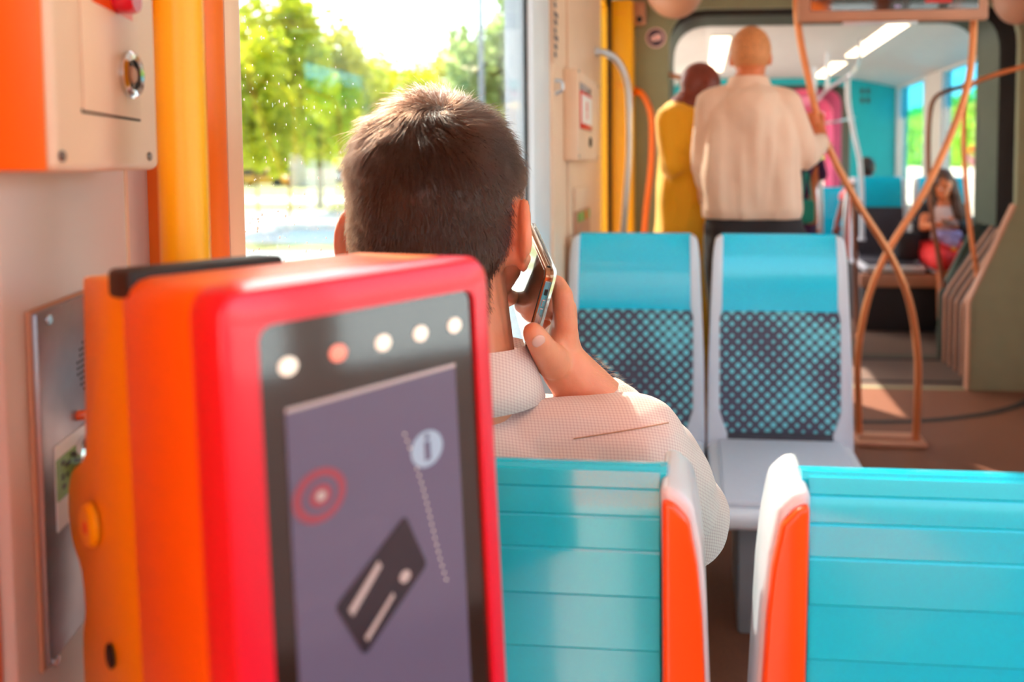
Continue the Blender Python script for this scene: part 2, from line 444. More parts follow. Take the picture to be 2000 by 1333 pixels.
# window
win = struct(thing('window_1', 'large side window beside the seated person', 'window', (-0.5, yW0, SILL))); del win['category']
m = MB(); m.box(-0.474, -0.468, yW0, yW1, SILL, WTOP); m.build('pane', 'glass', win)
m = MB(); m.box(-0.476, -0.466, yW1 - 0.004, yW1 + 0.004, SILL, WTOP); m.box(-0.476, -0.466, yW0, yW1, SILL, SILL + 0.01); m.build('gasket', 'black_rubber', win)
m = MB(); yy = yL(440); m.box(-0.53, WL + 0.004, yy, yW0 + 0.004, 0, CZ, 0.008); m.build('frame', 'bounce_tint_panel', win)
m = MB()
for k in range(300):                       # dried drops on the pane
    y_ = yW0 + 0.01 + abs(random.gauss(0.0, 0.13)); z_ = random.uniform(1.0, 1.75)
    if y_ > yW1 - 0.1: continue
    r_ = random.uniform(0.0005, 0.0014)
    m.ball((-0.467, y_, z_), (0.0006, r_, r_ * random.uniform(1, 2.2)), 1)
dr = m.build('water_drops', 'sign_white', win); dr['kind'] = 'stuff'
# orange strip beside the window frame
m = MB(); ya, yb = yL(398), yL(440); m.box(-0.53, WL + 0.006, ya, yb, 0, CZ, 0.008); struct(m.build('trim_3', 'orange_paint'), 'orange strip beside the window frame')
yE = yL(330)
m = MB(); m.box(-0.475, WL - 0.004, yE + 0.032, ya + 0.004, 0, CZ); struct(m.build('trim_4', 'orange_plastic'), 'deep orange recess behind the yellow pole')
# slanted wall panel at the near end of the left side
E = Vector((WL, yE, 0)) - Vector((1, 0.411, 0)).normalized() * 0.035; tdir = Vector((0.411, -1, 0)).normalized(); nw = Vector((1, 0.411, 0)).normalized()
def onwall(px, py, off=0.0): return UP(px, py, E + nw * off, nw)
def wallM(p):
    """frame on the slanted wall: x along it away from the camera, y out of it, z up"""
    M = Matrix.Identity(4); M.col[0][:3] = -tdir; M.col[1][:3] = nw; M.col[2][:3] = (0, 0, 1); M.col[3][:3] = p; return M
wx = lambda px, py, off=0.0: (onwall(px, py, off) - E).dot(-tdir)
wz = lambda px, py, off=0.0: onwall(px, py, off).z
WM = wallM(E)
m = MB(); m.box(wx(18, 900), 0.085, -0.03, 0, 0, CZ, 0.004, M=WM)
wn_ = struct(m.build('wall_near', 'white_panel'), 'white slanted wall panel behind the reader')
m = MB(); m.box(wx(245, 450), wx(250, 450), 0, 0.0012, 0, CZ, M=WM); m.build('panel_seam', 'bounce_tint_panel', wn_)
m = MB(); m.box(wx(18, 900) - 0.5, wx(18, 900), -0.05, -0.006, 0, CZ, 0.004, M=WM); struct(m.build('trim_5', 'orange_paint'), 'orange edge strip at the near end of the slanted wall')
# wall under the roof of the near end on the left and an unseen back wall added for orange bounce
pe = E + tdir * 0.9
m = MB(); m.box(-0.5, pe.x + 0.02, Y0, pe.y, 0, 0.85); m.box(-0.5, pe.x + 0.02, Y0, pe.y, WTOP, CZ); struct(m.build('wall_cab_side', 'white_panel', smooth=False), 'white side wall by the cab')
m = MB(); m.box(-0.6, 2.05, Y0 - 0.06, Y0, 0, 1.0); m.box(-0.6, 2.05, Y0 - 0.06, Y0, 2.1, CZ); m.box(-0.6, 0.1, Y0 - 0.06, Y0, 1.0, 2.1); m.box(1.5, 2.05, Y0 - 0.06, Y0, 1.0, 2.1)
struct(m.build('wall_back', 'orange_paint', smooth=False), 'added back wall coloured orange for warm bounce, with a wide pane')
m = MB(); m.box(0.1, 1.5, Y0 - 0.04, Y0 - 0.03, 1.0, 2.1); struct(m.build('window_2', 'glass'), 'pane in the added back wall')
# right wall of the first car
def side_wall(name, x0, x1, ya, yb, wins, z0, z1, mt, label):
    m = MB(); m.box(x0, x1, ya, yb, 0, z0); m.box(x0, x1, ya, yb, z1, CZ)
    cur = ya
    for a, b in wins:
        m.box(x0, x1, cur, a, z0, z1); cur = b
    m.box(x0, x1, cur, yb, z0, z1)
    return struct(m.build(name, mt, smooth=False), label)
rw = [(-1.3, -0.1), (0.05, 1.5), (1.65, 3.1)]
side_wall('wall_right', WR, WR + 0.08, Y0, Y1, rw, 0.85, 2.08, 'white_panel', 'white right side wall of the first car')
wi = 3
for a, b in rw:
    m = MB(); m.box(WR + 0.04, WR + 0.046, a, b, 0.85, 2.08); struct(m.build('window_%d' % wi, 'glass'), 'side window of the first car on the right'); wi += 1
# side door on the left: yellow frame with glass, then the yellow door pillar facing back
XD = -0.5
m = MB(); ye = 3.86
m.box(XD - 0.04, XD, yD0, yD0 + 0.03, 0, CZ); m.box(XD - 0.04, XD, ye - 0.10, ye, 0, CZ); m.box(XD - 0.04, XD, yD0, ye, 0, 0.35); m.box(XD - 0.04, XD, yD0, ye, 2.14, CZ)
dr_ = struct(m.build('door_1', 'yellow_paint', smooth=False), 'yellow framed tram door with glass')
m = MB(); m.box(XD - 0.025, XD - 0.018, yD0 + 0.03, ye - 0.1, 0.35, 2.14); m.build('pane', 'glass', dr_)
m = MB(); m.box(XD, XD + 0.016, ye - 0.05, ye, 0, CZ); m.build('gasket', 'black_rubber', dr_)
xr = U(1236, 250, ye).x
m = MB(); m.box(XD, xr, ye, Y1, 0, 2.2, 0.006); yp = struct(m.build('trim_6', 'yellow_paint'), 'yellow door pillar facing the seats')
m = MB(); q = U(1212, 166, ye); m.box(q.x - 0.022, q.x + 0.022, ye - 0.003, ye, q.z - 0.018, q.z + 0.018, 0.001); m.build('small_plate', 'amber_plastic', yp)
m = MB(); q = U(1210, 26, ye); m.box(q.x - 0.03, q.x + 0.03, ye - 0.002, ye, q.z - 0.008, q.z + 0.008); m.build('small_marking', 'amber_plastic', yp)
# end wall of the first car with the gangway opening (sage green)
def rounded(pts, r, n=7):
    """round the corners of a closed polygon"""
    out = []; k = len(pts)
    for i in range(k):
        a, b, c = Vector(pts[i - 1]), Vector(pts[i]), Vector(pts[(i + 1) % k])
        rr = r[i] if isinstance(r, (list, tuple)) else r
        u, v = (a - b).normalized(), (c - b).normalized()
        p, q = b + u * rr, b + v * rr
        for j in range(n + 1):
            t = j / n; out.append(tuple((1 - t) ** 2 * p + 2 * t * (1 - t) * b + t * t * q))
    return out
def plate_with_hole(outer, hole, y0, y1):
    """ring plate: outer rectangle (x0,x1,z0,z1), hole a closed list of (x,z)"""
    from mathutils.geometry import tessellate_polygon
    x0, x1, z0, z1 = outer; rect = [(x0, z0), (x1, z0), (x1, z1), (x0, z1)]
    A = [Vector((p[0], p[1], 0)) for p in rect]; B = [Vector((p[0], p[1], 0)) for p in hole]
    tri = tessellate_polygon([A, B]); P = A + B; t = MB(); bm = t.bm
    for yy, rev in ((y0, 0), (y1, 1)):
        vv = [bm.verts.new((p.x, yy, p.y)) for p in P]
        for f in tri:
            try: bm.faces.new([vv[i] for i in (f if not rev else reversed(f))])
            except ValueError: pass
        if not rev: va = vv
        else: vb = vv
    for off, n in ((0, 4), (4, len(hole))):
        for i in range(n):
            j = (i + 1) % n; bm.faces.new((va[off + i], va[off + j], vb[off + j], vb[off + i]))
    bmesh.ops.recalc_face_normals(bm, faces=bm.faces)
    return t
xl = U(1306, 200, Y1).x; xrr = U(1990, 200, Y1).x; zt = U(1500, 14, Y1).z
xb = U(1892, 740, Y1).x; zb = U(1892, 590, Y1).z; zd = U(1996, 402, Y1).z
hole1 = rounded([(xl, 0.001), (xb, 0.001), (xb, zb), (xrr, zd), (xrr, zt), (xl, zt)], [0.001, 0.001, 0.05, 0.02, 0.22, 0.22])
t = plate_with_hole((-0.55, 2.1, 0, CZ), hole1, Y1, Y1 + 0.04); struct(t.build('wall_end', 'sage_wall', smooth=False), 'sage green end wall round the gangway opening')
# black folded gangway bellows
bel = thing('gangway_bellows', 'black folded rubber bellows round the gangway opening', 'bellows', (0.8, Y1 + 0.04, 0))
m = MB(); rows = []
for k in range(17):
    off = 0.0 if k % 2 else 0.045
    yy = Y1 + 0.04 + k * 0.018
    p = rounded([(xl - 0.02 - off, 0.5), (xl - 0.02 - off, zt + 0.02 + off), (xrr + 0.02 + off, zt + 0.02 + off), (xrr + 0.02 + off, 0.9)], [0.001, 0.24, 0.24, 0.001])
    rows.append([(a, yy, b) for a, b in p])
m.sheet(rows); m.build('folds', 'black_rubber', bel, smooth=False)
# dark green inner portal beyond the bellows
zt2 = U(1600, 48, Y2).z; xl2 = U(1316, 200, Y2).x; xr2 = U(1907, 250, Y2).x
m = MB(); rows = []
for yy, o in ((Y1 + 0.34, 0.03), (Y2, 0.0)):
    p = rounded([(xl2 - o, 0.0), (xl2 - o, zt2 + o), (xr2 + o, zt2 + o), (xr2 + o, 0.9)], [0.001, 0.24, 0.24, 0.001]); rows.append([(a, yy, b) for a, b in p])
m.sheet(rows); m.build('inner_portal', 'dark_green', bel)
hole2 = rounded([(xl2, 0.001), (1.62, 0.001), (1.62, 0.46), (xr2, 0.9), (xr2, zt2), (xl2, zt2)], [0.001, 0.001, 0.05, 0.05, 0.24, 0.24])
t = plate_with_hole((-0.6, 2.35, 0, CZ + 0.1), hole2, Y2 - 0.02, Y2 + 0.02); struct(t.build('wall_portal', 'dark_green', smooth=False), 'dark green frame at the start of the second car')
# slatted guard at the lower right of the gangway: seven bent bars over a black back
gd = thing('gangway_guard', 'slatted guard of bent bars at the lower side of the gangway', 'guard', (1.6, 4.3, 0))
pf = [(1.595, 0.0), (1.595, 0.43), (1.63, 0.50), (1.99, 1.06)]
m = MB(); m.sheet([[(x + 0.013, y, z) for x, z in pf] for y in (Y1 + 0.03, Y2)]); m.build('backing', 'black_rubber', gd)
for k in range(7):
    y = Y1 + 0.075 + k * 0.098
    m = MB(); t = bmesh.new()
    prof = [(x, z) for x, z in pf]; inn = [(x + 0.014, z - 0.005) for x, z in pf]
    m.prism(prof + inn[::-1], y, y + 0.030, 0.003)
    t.free(); m.build('guard_slat', 'tan_trim' if k < 6 else 'dark_green', gd)
m = MB(); m.prism([(xb - 0.012, 0.0), (xb + 0.0, 0.0), (xb + 0.0, zb), (xrr, zd), (xrr - 0.012, zd + 0.01), (xb - 0.012, zb + 0.004)], Y1 - 0.01, Y1 + 0.05, 0.003); m.build('edge_strip', 'tan_trim', gd)
# second car: side walls with windows, turquoise end wall
yR = lambda px: UP(px, 320, (WR2, 0, 0), (1, 0, 0)).y
rw2 = [(Y2 + 0.1, yR(1838)), (yR(1802), yR(1750))]
w2 = side_wall('wall_right_far', WR2, WR2 + 0.08, Y2, Y3, rw2, 0.85, 2.13, 'ceiling_white', 'white right side wall of the second car')
for a, b in rw2:
    o = struct(thing('window_%d' % wi, 'window of the second car', 'window', (WR2, a, 0.85))); del o['category']; wi += 1
    m = MB(); m.box(WR2 + 0.04, WR2 + 0.046, a, b, 0.85, 1.80); m.build('pane', 'glass', o)
    m = MB(); m.box(WR2 + 0.04, WR2 + 0.046, a, b, 1.80, 2.13); m.build('tinted_band', 'glass_cyan', o)
    m = MB(); m.box(WR2 - 0.005, WR2 + 0.01, a - 0.03, a, 0.82, 2.15, 0.003); m.box(WR2 - 0.005, WR2 + 0.01, b, b + 0.03, 0.82, 2.15, 0.003); m.build('frame', 'post_white', o)
side_wall('wall_left_far', WL - 0.08, WL, Y2, Y3, [(4.9, 6.1), (6.3, 7.6)], 0.85, 2.13, 'ceiling_white', 'white left side wall of the second car')
xr3 = U(1662, 250, Y3).x; zt3 = U(1500, 166, Y3).z
hole3 = rounded([(0.0, 0.001), (xr3, 0.001), (xr3, zt3), (0.0, zt3)], [0.001, 0.001, 0.2, 0.2])
t = plate_with_hole((-0.6, 2.35, 0, CZ), hole3, Y3, Y3 + 0.05); te = struct(t.build('wall_end_far', 'turquoise_wall', smooth=False), 'turquoise end wall of the second car')
for py in (178, 196):
    q = U(1690, py, Y3); 
    for s in (-0.035, 0.03):
        m = MB(); m.box(q.x + s - 0.02, q.x + s + 0.02, Y3 - 0.003, Y3, q.z - 0.03, q.z + 0.03, 0.002); m.build('notice_sticker', 'dark_green', te)
m = MB(); rows = []
for k in range(9):
    off = 0.0 if k % 2 else 0.04
    p = rounded([(-0.02 - off, 0.0), (-0.02 - off, zt3 + off), (xr3 + off, zt3 + off), (xr3 + off, 0.0)], [0.001, 0.2, 0.2, 0.001]); rows.append([(a, Y3 + 0.05 + k * 0.07, b) for a, b in p])
m.sheet(rows); o = m.build('far_bellows', 'dark_green', smooth=False); tag(o, 'dark green bellows behind the turquoise end wall', 'bellows')
# third car in pink
hole4 = rounded([(0.05, 0.001), (xr3 - 0.06, 0.001), (xr3 - 0.06, zt3 - 0.06), (0.05, zt3 - 0.06)], [0.001, 0.001, 0.3, 0.3])
t = plate_with_hole((-0.6, 2.35, 0, CZ), hole4, Y4, Y4 + 0.08); struct(t.build('wall_pink', 'pink_wall', smooth=False), 'pink arched frame at the start of the third car')
side_wall('wall_right_last', WR, WR + 0.1, Y4, 14, [(9.0, 10.6), (11, 13)], 0.8, 2.1, 'pink_wall', 'pink right side wall of the third car')
side_wall('wall_left_last', WL - 0.08, WL, Y4, 14, [(9.0, 10.6), (11, 13)], 0.8, 2.1, 'pink_wall', 'pink left side wall of the third car')
m = MB(); m.box(-0.6, 2.35, 14, 14.06, 0, CZ); struct(m.build('wall_last', 'ceiling_white'), 'pale wall at the far end of the tram')
# lamps in the ceilings
def lamp(x, ya, yb, label, w=0.07):
    r = thing('ceiling_lamp', label, 'lamp', (x, ya, CZ), 'strip lamps along the ceilings')
    m = MB(); m.box(x - w - 0.015, x + w + 0.015, ya - 0.02, yb + 0.02, CZ - 0.012, CZ, 0.003); m.build('housing', 'ceiling_white', r)
    m = MB(); m.box(x - w, x + w, ya, yb, CZ - 0.02, CZ - 0.01, 0.003); m.build('diffuser', 'lamp_glow', r)
lamp(1.37, 4.85, 6.3, 'bright strip lamp over the girl\'s side of the second car')
lamp(1.33, 6.7, 7.8, 'short strip lamp just before the turquoise end wall')
lamp(0.17, 5.3, 7.2, 'bright strip lamp seen above the bald person')
lamp(1.3, 8.6, 10.5, 'strip lamp of the pink third car')
lamp(1.35, 0.3, 2.6, 'strip lamp over the aisle of the first car', 0.05)
lamp(0.1, -0.6, 0.6, 'strip lamp overhead near the back wall', 0.05)

# ================================================================== OUTSIDE
GZ = -0.35
gpt = lambda px, py: U(px, py, (CAMZ - GZ) * F / (py - 319.5))
m = MB(); m.box(-90, 90, -40, 160, GZ - 0.2, GZ); g = struct(m.build('ground', 'asphalt'), 'pale sunlit street')
m = MB(); m.box(-60, -0.9, 23.0, 27.5, GZ, GZ + 0.02); m.build('grass_strip', 'dry_grass', g)
m = MB(); m.box(-60, -0.9, 12.3, 13.6, GZ, GZ + 0.012); m.build('grass_verge', 'dry_grass', g)
m = MB(); m.box(-60, -0.9, 33, 60, GZ, GZ + 0.03); m.build('lawn', 'dry_grass', g)
m = MB(); m.box(-60, -0.9, 6, 10.2, GZ, GZ + 0.015); m.build('paving', 'pale_paving', g)
def leaves(c, rad, n, size, seed, fn=None):
    r = np.random.default_rng(seed); p = r.normal(size=(n, 3)); p /= np.linalg.norm(p, axis=1)[:, None]
    p *= (r.random((n, 1)) ** 0.45); 
    cl = r.normal(size=(max(6, n // 90), 3)); cl /= np.linalg.norm(cl, axis=1)[:, None]; cl *= (r.random((len(cl), 1)) ** 0.5)
    pick = r.integers(0, len(cl), n); p = p * 0.35 + cl[pick] * 0.8
    p = p * np.array(rad) + np.array(c)
    return leafmesh(p, size, r)
def leafmesh(p, size, r):
    n = len(p); a = r.normal(size=(n, 3)); a /= np.linalg.norm(a, axis=1)[:, None]
    b = r.normal(size=(n, 3)); b = np.cross(a, b); b /= np.linalg.norm(b, axis=1)[:, None]
    s = size * r.uniform(0.6, 1.3, (n, 1))
    v = np.stack([p - a * s, p - b * s * 0.55, p + a * s, p + b * s * 0.55], axis=1).reshape(-1, 3)
    me = bpy.data.meshes.new('leaves'); me.from_pydata(v.tolist(), [], [(4 * i, 4 * i + 1, 4 * i + 2, 4 * i + 3) for i in range(n)])
    return me
def tree(px, d, top, bot, rad, n, lm, label, seed, size=0.2, trunk=0.09):
    b = U(px, 320, d); zt_ = U(px, top, d).z; zb_ = U(px, bot, d).z; b.z = GZ
    r = thing('tree', label, 'tree', b, 'young trees beyond the window')
    m = MB(); m.tube([b, b + Vector((0.05, 0, (zb_ - GZ) * 0.6)), Vector((b.x - 0.05, b.y, zb_ + (zt_ - zb_) * 0.6))], trunk, 8, 4, True, trunk * 0.4); m.build('trunk', 'bark', r)
    rr = random.Random(seed)
    for k in range(5):
        z = zb_ + (zt_ - zb_) * rr.uniform(0.1, 0.6); an = rr.uniform(0, 6.28)
        m = MB(); m.tube([(b.x, b.y, z), (b.x + math.cos(an) * rad * 0.4, b.y + math.sin(an) * rad * 0.4, z + rad * 0.3), (b.x + math.cos(an) * rad * 0.75, b.y + math.sin(an) * rad * 0.75, z + rad * 0.8)], trunk * 0.4, 6, 3, True, trunk * 0.15); m.build('branch', 'bark', r)
    o = obj('foliage', leaves((b.x, b.y, (zt_ + zb_) / 2), (rad, rad, (zt_ - zb_) / 2), n, size, seed), lm, r); o['kind'] = 'stuff'
tree(498, 17, 40, 350, 1.35, 2800, 'leaf_lime', 'slim bright green tree next to the orange window strip', 1, trunk=0.035)
tree(562, 20, -60, 335, 1.5, 2800, 'leaf_lime', 'tall lime green tree rising past the top of the window', 2, trunk=0.05)
tree(622, 24, 30, 335, 2.0, 3200, 'leaf_olive', 'tree with a bare dark trunk on the grass strip', 3, trunk=0.16)
tree(694, 29, 60, 345, 2.5, 3600, 'leaf_lime', 'low round lime tree left of the seated person\'s hair', 4, trunk=0.05)
tree(785, 34, 105, 340, 3.2, 4200, 'leaf_lime', 'far lime tree just above the seated person\'s hair', 5, trunk=0.06)
tree(872, 42, 70, 340, 3.2, 3600, 'leaf_olive', 'thin olive tree in the middle of the bright sky gap', 6, trunk=0.06)
tree(992, 19, -60, 340, 1.7, 2800, 'leaf_blue', 'bluish green tree beside the white window post', 7, trunk=0.05)
tree(936, 31, 90, 340, 2.5, 3200, 'leaf_lime', 'low yellow green tree behind the grey lamp post', 8, trunk=0.05)
for i, (px, w) in enumerate(((480, 8), (640, 8), (830, 8), (1010, 8))):
    b = U(px, 320, 66); me = leaves((b.x, b.y, 3.2), (4.2, 2.0, 4.2), 2200, 0.48, 40 + i)
    o = obj('hedge_row', me, 'leaf_lime'); o['kind'] = 'stuff'; tag(o, ['hazy distant greenery next to the window strip', 'hazy distant greenery behind the bare trunk', 'hazy distant greenery behind the seated person\'s hair', 'hazy distant greenery by the white window post'][i], 'greenery', 'distant greenery', 'stuff')
b = U(942, 320, 14); b.z = GZ
r = thing('lamp_post', 'grey street lamp post behind the seated person\'s head', 'post', b)
m = MB(); m.tube([b, b + Vector((0, 0, 7.5))], 0.065, 12, 0, True, 0.045); m.build('pole', 'post_grey', r)
m = MB(); m.tube([b, b + Vector((0, 0, 0.5))], 0.10, 12, 0, True, 0.09); m.build('base_sleeve', 'post_grey', r)
m = MB(); m.tube([b + Vector((0, 0, 7.4)), b + Vector((0.3, 0, 7.7)), b + Vector((1.0, 0, 7.75))], 0.035, 8, 5); m.build('arm', 'post_grey', r)
def car(px, py, paint, label, rot):
    b = gpt(px, py); r = thing('parked_car', label, 'car', (0, 0, 0), 'parked cars across the street', world=False); r.location = b; r.rotation_euler = (0, 0, rot)
    body = [(-2.0, 0.28), (-2.05, 0.62), (-1.7, 0.80), (-1.2, 0.86), (0.9, 0.88), (1.75, 0.78), (2.05, 0.6), (2.05, 0.28)]
    m = MB(); m.prism(body, -0.85, 0.85, 0.08, 3); bo = m.build('body', paint, r)
    cabin = [(-1.5, 0.84), (-1.05, 1.36), (0.25, 1.42), (1.0, 0.86)]
    m = MB(); m.prism(cabin, -0.74, 0.74, 0.06, 3); m.build('cabin', paint, r)
    m = MB(); m.prism([(-1.3, 0.9), (-0.98, 1.28), (-0.42, 1.32), (-0.42, 0.9)], -0.76, 0.76); m.build('rear_glass', 'car_glass', r, smooth=False)
    m = MB(); m.prism([(-0.34, 0.9), (-0.34, 1.32), (0.22, 1.33), (0.82, 0.9)], -0.76, 0.76); m.build('front_glass', 'car_glass', r, smooth=False)
    for x in (-1.3, 1.3):
        for y in (-0.78, 0.78):
            m = MB(); m.lathe([(0, -0.1), (0.3, -0.1), (0.33, -0.05), (0.33, 0.05), (0.3, 0.1), (0, 0.1)], 20, Matrix.Translation((x, y, 0.33)) @ Matrix.Rotation(math.pi / 2, 4, 'X')); m.build('wheel', 'black_rubber', r)
car(515, 366, 'car_yellow', 'yellow car parked next to the window edge', 0.15)
car(590, 361, 'car_white', 'white car parked behind the yellow one', 0.1)
car(690, 359, 'car_white', 'white car beside the seated person\'s left ear', 0.2)
b = U(597, 320, 46); r = thing('kiosk', 'pale flat roofed kiosk behind the parked cars', 'kiosk', (b.x, b.y, GZ))
m = MB(); m.box(b.x - 1.1, b.x + 1.1, b.y, b.y + 2, GZ, 1.75, 0.03); m.build('body', 'building_pale', r)
m = MB(); m.box(b.x - 1.25, b.x + 1.25, b.y - 0.2, b.y + 2.2, 1.75, 1.9, 0.02); m.build('roof', 'stone_wall', r)
# right side: low white wall with a hedge
m = MB(); m.box(6.0, 6.25, 4, 45, GZ, 1.2); o = m.build('garden_wall', 'stone_wall', smooth=False); tag(o, 'low white stone wall outside the far windows', 'wall')
for yy in np.arange(6, 44, 2.4):
    m = MB(); m.box(5.985, 6.0, yy, yy + 0.03, GZ, 1.2); m.build('wall_joint', 'building_pale', o)
rr = np.random.default_rng(5)
p = np.stack([rr.uniform(6.3, 7.4, 16000), rr.uniform(5, 45, 16000), 1.0 + 1.85 * rr.random(16000) ** 0.8 + 0.2 * np.sin(rr.uniform(0, 9, 16000))], 1)
o = obj('hedge', leafmesh(p, 0.13, rr), 'leaf_hedge'); tag(o, 'bright green hedge behind the white wall', 'hedge', None, 'stuff')
for px, py, mt in ((1898, 290, 'amber_plastic'), (1890, 308, 'flower_pink'), (1904, 315, 'flower_pink')):
    q = UP(px, py, (6.2, 0, 0), (1, 0, 0)); o = obj('hedge_flower', leaves(q, (0.12, 0.12, 0.12), 60, 0.06, int(px)), mt)
    tag(o, {1898: 'orange blossom cluster in the green hedge', 1890: 'pink blossom cluster low in the green hedge', 1904: 'small pink blossom at the edge of the far window'}[px], 'flower')

# ================================================================== SEATS
LEAN = lambda z: 0.05 * (z - 0.42) / 0.635
def seat(label, group, fabric='dot_fabric'):
    """moulded tram seat, facing -y, origin on the floor below the top of its back"""
    r = thing('tram_seat', label, 'seat', (0, 0, 0), group, world=False)
    fn = lambda c: (c[0], c[1] + LEAN(c[2]) - 0.05, c[2])
    fr = [(0.180, 1.057), (0.192, 1.056), (0.204, 1.044), (0.210, 1.01), (0.2135, 0.97), (0.227, 0.65), (0.231, 0.40), (0.231, 0.355), (0.163, 0.355), (0.165, 0.425), (0.180, 0.465), (0.191, 0.50), (0.191, 0.795), (0.183, 0.825)]
    for s in (1, -1):
        m = MB(); m.prism([(s * x, z) for x, z in (fr if s > 0 else fr[::-1])], -0.022, 0.05, 0.011, 3, fn=fn); sf = m.build('side_frame', 'seat_frame', r, angle=0.9)
        ins = [(0.1815, 1.049), (0.190, 1.047), (0.2015, 1.034), (0.2075, 1.0), (0.211, 0.96), (0.2245, 0.65), (0.2285, 0.40), (0.2285, 0.365), (0.184, 0.365), (0.184, 0.5), (0.1815, 0.8)]
        m = MB(); m.prism([(s * x, z) for x, z in (ins if s > 0 else ins[::-1])], 0.036, 0.056, 0.006, 3, fn=fn); m.build('back_insert', 'orange_plastic', sf, angle=0.9)
    # glossy head panel with a rolled top
    prof = [(-0.012, 0.815), (-0.018, 0.90), (-0.014, 0.99), (-0.004, 1.040), (0.010, 1.0585), (0.026, 1.062), (0.030, 1.058), (0.030, 0.815)]
    rows = []
    for x in np.linspace(-0.184, 0.184, 15):
        bow = 0.010 * (1 - (x / 0.184) ** 2)
        rows.append([fn((x, y + (bow if y < 0 else 0), z)) for y, z in prof])
    m = MB(); m.sheet(rows); m.bm.faces.new(m.bm.verts[:0] or [m.bm.verts.new(p) for p in rows[0]]); m.bm.faces.new([m.bm.verts.new(p) for p in reversed(rows[-1])])
    bmesh.ops.recalc_face_normals(m.bm, faces=m.bm.faces); m.build('head_panel', 'seat_cyan', r)
    # padded back cushion
    rows = []
    for x in np.linspace(-0.193, 0.193, 15):
        bow = 0.012 * (1 - (x / 0.193) ** 2)
        rows.append([fn((x, -0.010 + bow - (0.004 if 0.43 < z < 0.8 else 0), z)) for z in (0.42, 0.435, 0.5, 0.65, 0.79, 0.812, 0.816)] + [fn((x, 0.02, 0.816)), fn((x, 0.02, 0.42))])
    m = MB(); m.sheet(rows); m.build('back_cushion', fabric, r)
    m = MB(); m.box(-0.17, 0.17, -0.075, -0.02, 0.37, 0.43, 0.012, 3); m.build('lower_strip', 'dark_fabric', r)
    # stepped cyan shell on the back
    zs = [1.0605, 1.0458, 1.0256, 1.0006, 0.965, 0.921, 0.87, 0.81, 0.74, 0.66, 0.57, 0.47, 0.37]
    pr = [(0.022, 1.0622)]
    for i in range(len(zs) - 1):
        pr += [(0.030 + 0.010 * min(1, i / 3), zs[i] - 0.0015), (0.0335 + 0.010 * min(1, i / 3), zs[i + 1] + 0.002), (0.0325 + 0.010 * min(1, i / 3), zs[i + 1])]
    rows = [[fn((x, y, z)) for y, z in pr] for x in np.linspace(-0.179, 0.179, 5)]
    m = MB(); m.sheet(rows[::-1]); m.build('back_shell', 'seat_cyan', r, angle=0.35)
    # pan, pad, pedestal
    m = MB(); m.box(-0.228, 0.228, -0.52, -0.055, 0.35, 0.40, 0.018, 3); m.build('seat_pan', 'seat_pan', r)
    m = MB(); m.box(-0.195, 0.195, -0.49, -0.075, 0.395, 0.418, 0.010, 3); m.build('seat_pad', 'seat_pad' if fabric == 'dot_fabric' else 'dark_fabric', r)
    m = MB(); m.box(-0.15, 0.15, -0.40, -0.10, 0.0, 0.35, 0.01); m.build('pedestal', 'post_grey', r)
    return r
SX = 0.027; PIT = 0.468
def put(o, x, y, z, rot=0.0, label=None, group=None):
    o.location = (x, y, z); o.rotation_euler = (0, 0, rot)
    if label: o['label'] = label
    if group: o['group'] = group
    return o
s1 = put(seat('tram seat with cyan head panel and dotted cushion next to the aisle', 'facing seats with dotted cushions'), SX + PIT / 2, 2.25, 0)
put(copy_tree(s1), SX - PIT / 2, 2.25, 0, 0, 'tram seat with cyan head panel half hidden by the raised hand')
put(copy_tree(s1), SX + PIT / 2, 0.537, 0, math.pi, 'empty seat in front, cyan back shell and orange edge, beside the aisle', 'seats seen from behind')
put(copy_tree(s1), SX - PIT / 2, 0.537, 0, math.pi, 'seat the phone user leans on, cyan back shell behind the reader', 'seats seen from behind')
s2 = put(seat('dark padded seat with cyan head panel beside the girl', 'seats of the second car', 'dark_fabric'), U(1716, 380, 5.8).x, 5.8, 0.12)
bpy.data.objects.remove([c for c in s2.children if c.name.startswith('pedestal')][0])
put(copy_tree(s2), U(1716, 380, 5.8).x + PIT + 0.03, 5.8, 0.12, 0, 'dark padded seat the girl sits on')
sq = put(copy_tree(s2), U(1636, 380, 6.9).x, 6.9, 0.0, math.pi, 'cyan backed seat beyond the white curved pole')
m = MB(); m.box(-0.15, 0.15, -0.40, -0.10, 0.0, 0.35, 0.01); m.build('pedestal', 'post_grey', sq)
put(copy_tree(s2), U(1716, 380, 5.8).x, 5.95, 0.12, math.pi, 'seat back to back with the girl\'s row, the child sits on it')
xa, xb_ = U(1716, 380, 5.8).x - 0.24, WR2 - 0.005
pl = thing('seat_plinth', 'raised plinth with tan edge under the girl\'s seats', 'plinth', (xa, 5.3, 0))
m = MB(); m.box(xa + 0.03, xb_, 5.38, 6.5, 0, 0.468, 0.01); m.build('body', 'bag_black', pl)
m = MB(); m.box(xa - 0.02, xb_, 5.27, 5.33, 0.36, 0.46, 0.012); m.build('front_edge', 'tan_trim', pl)

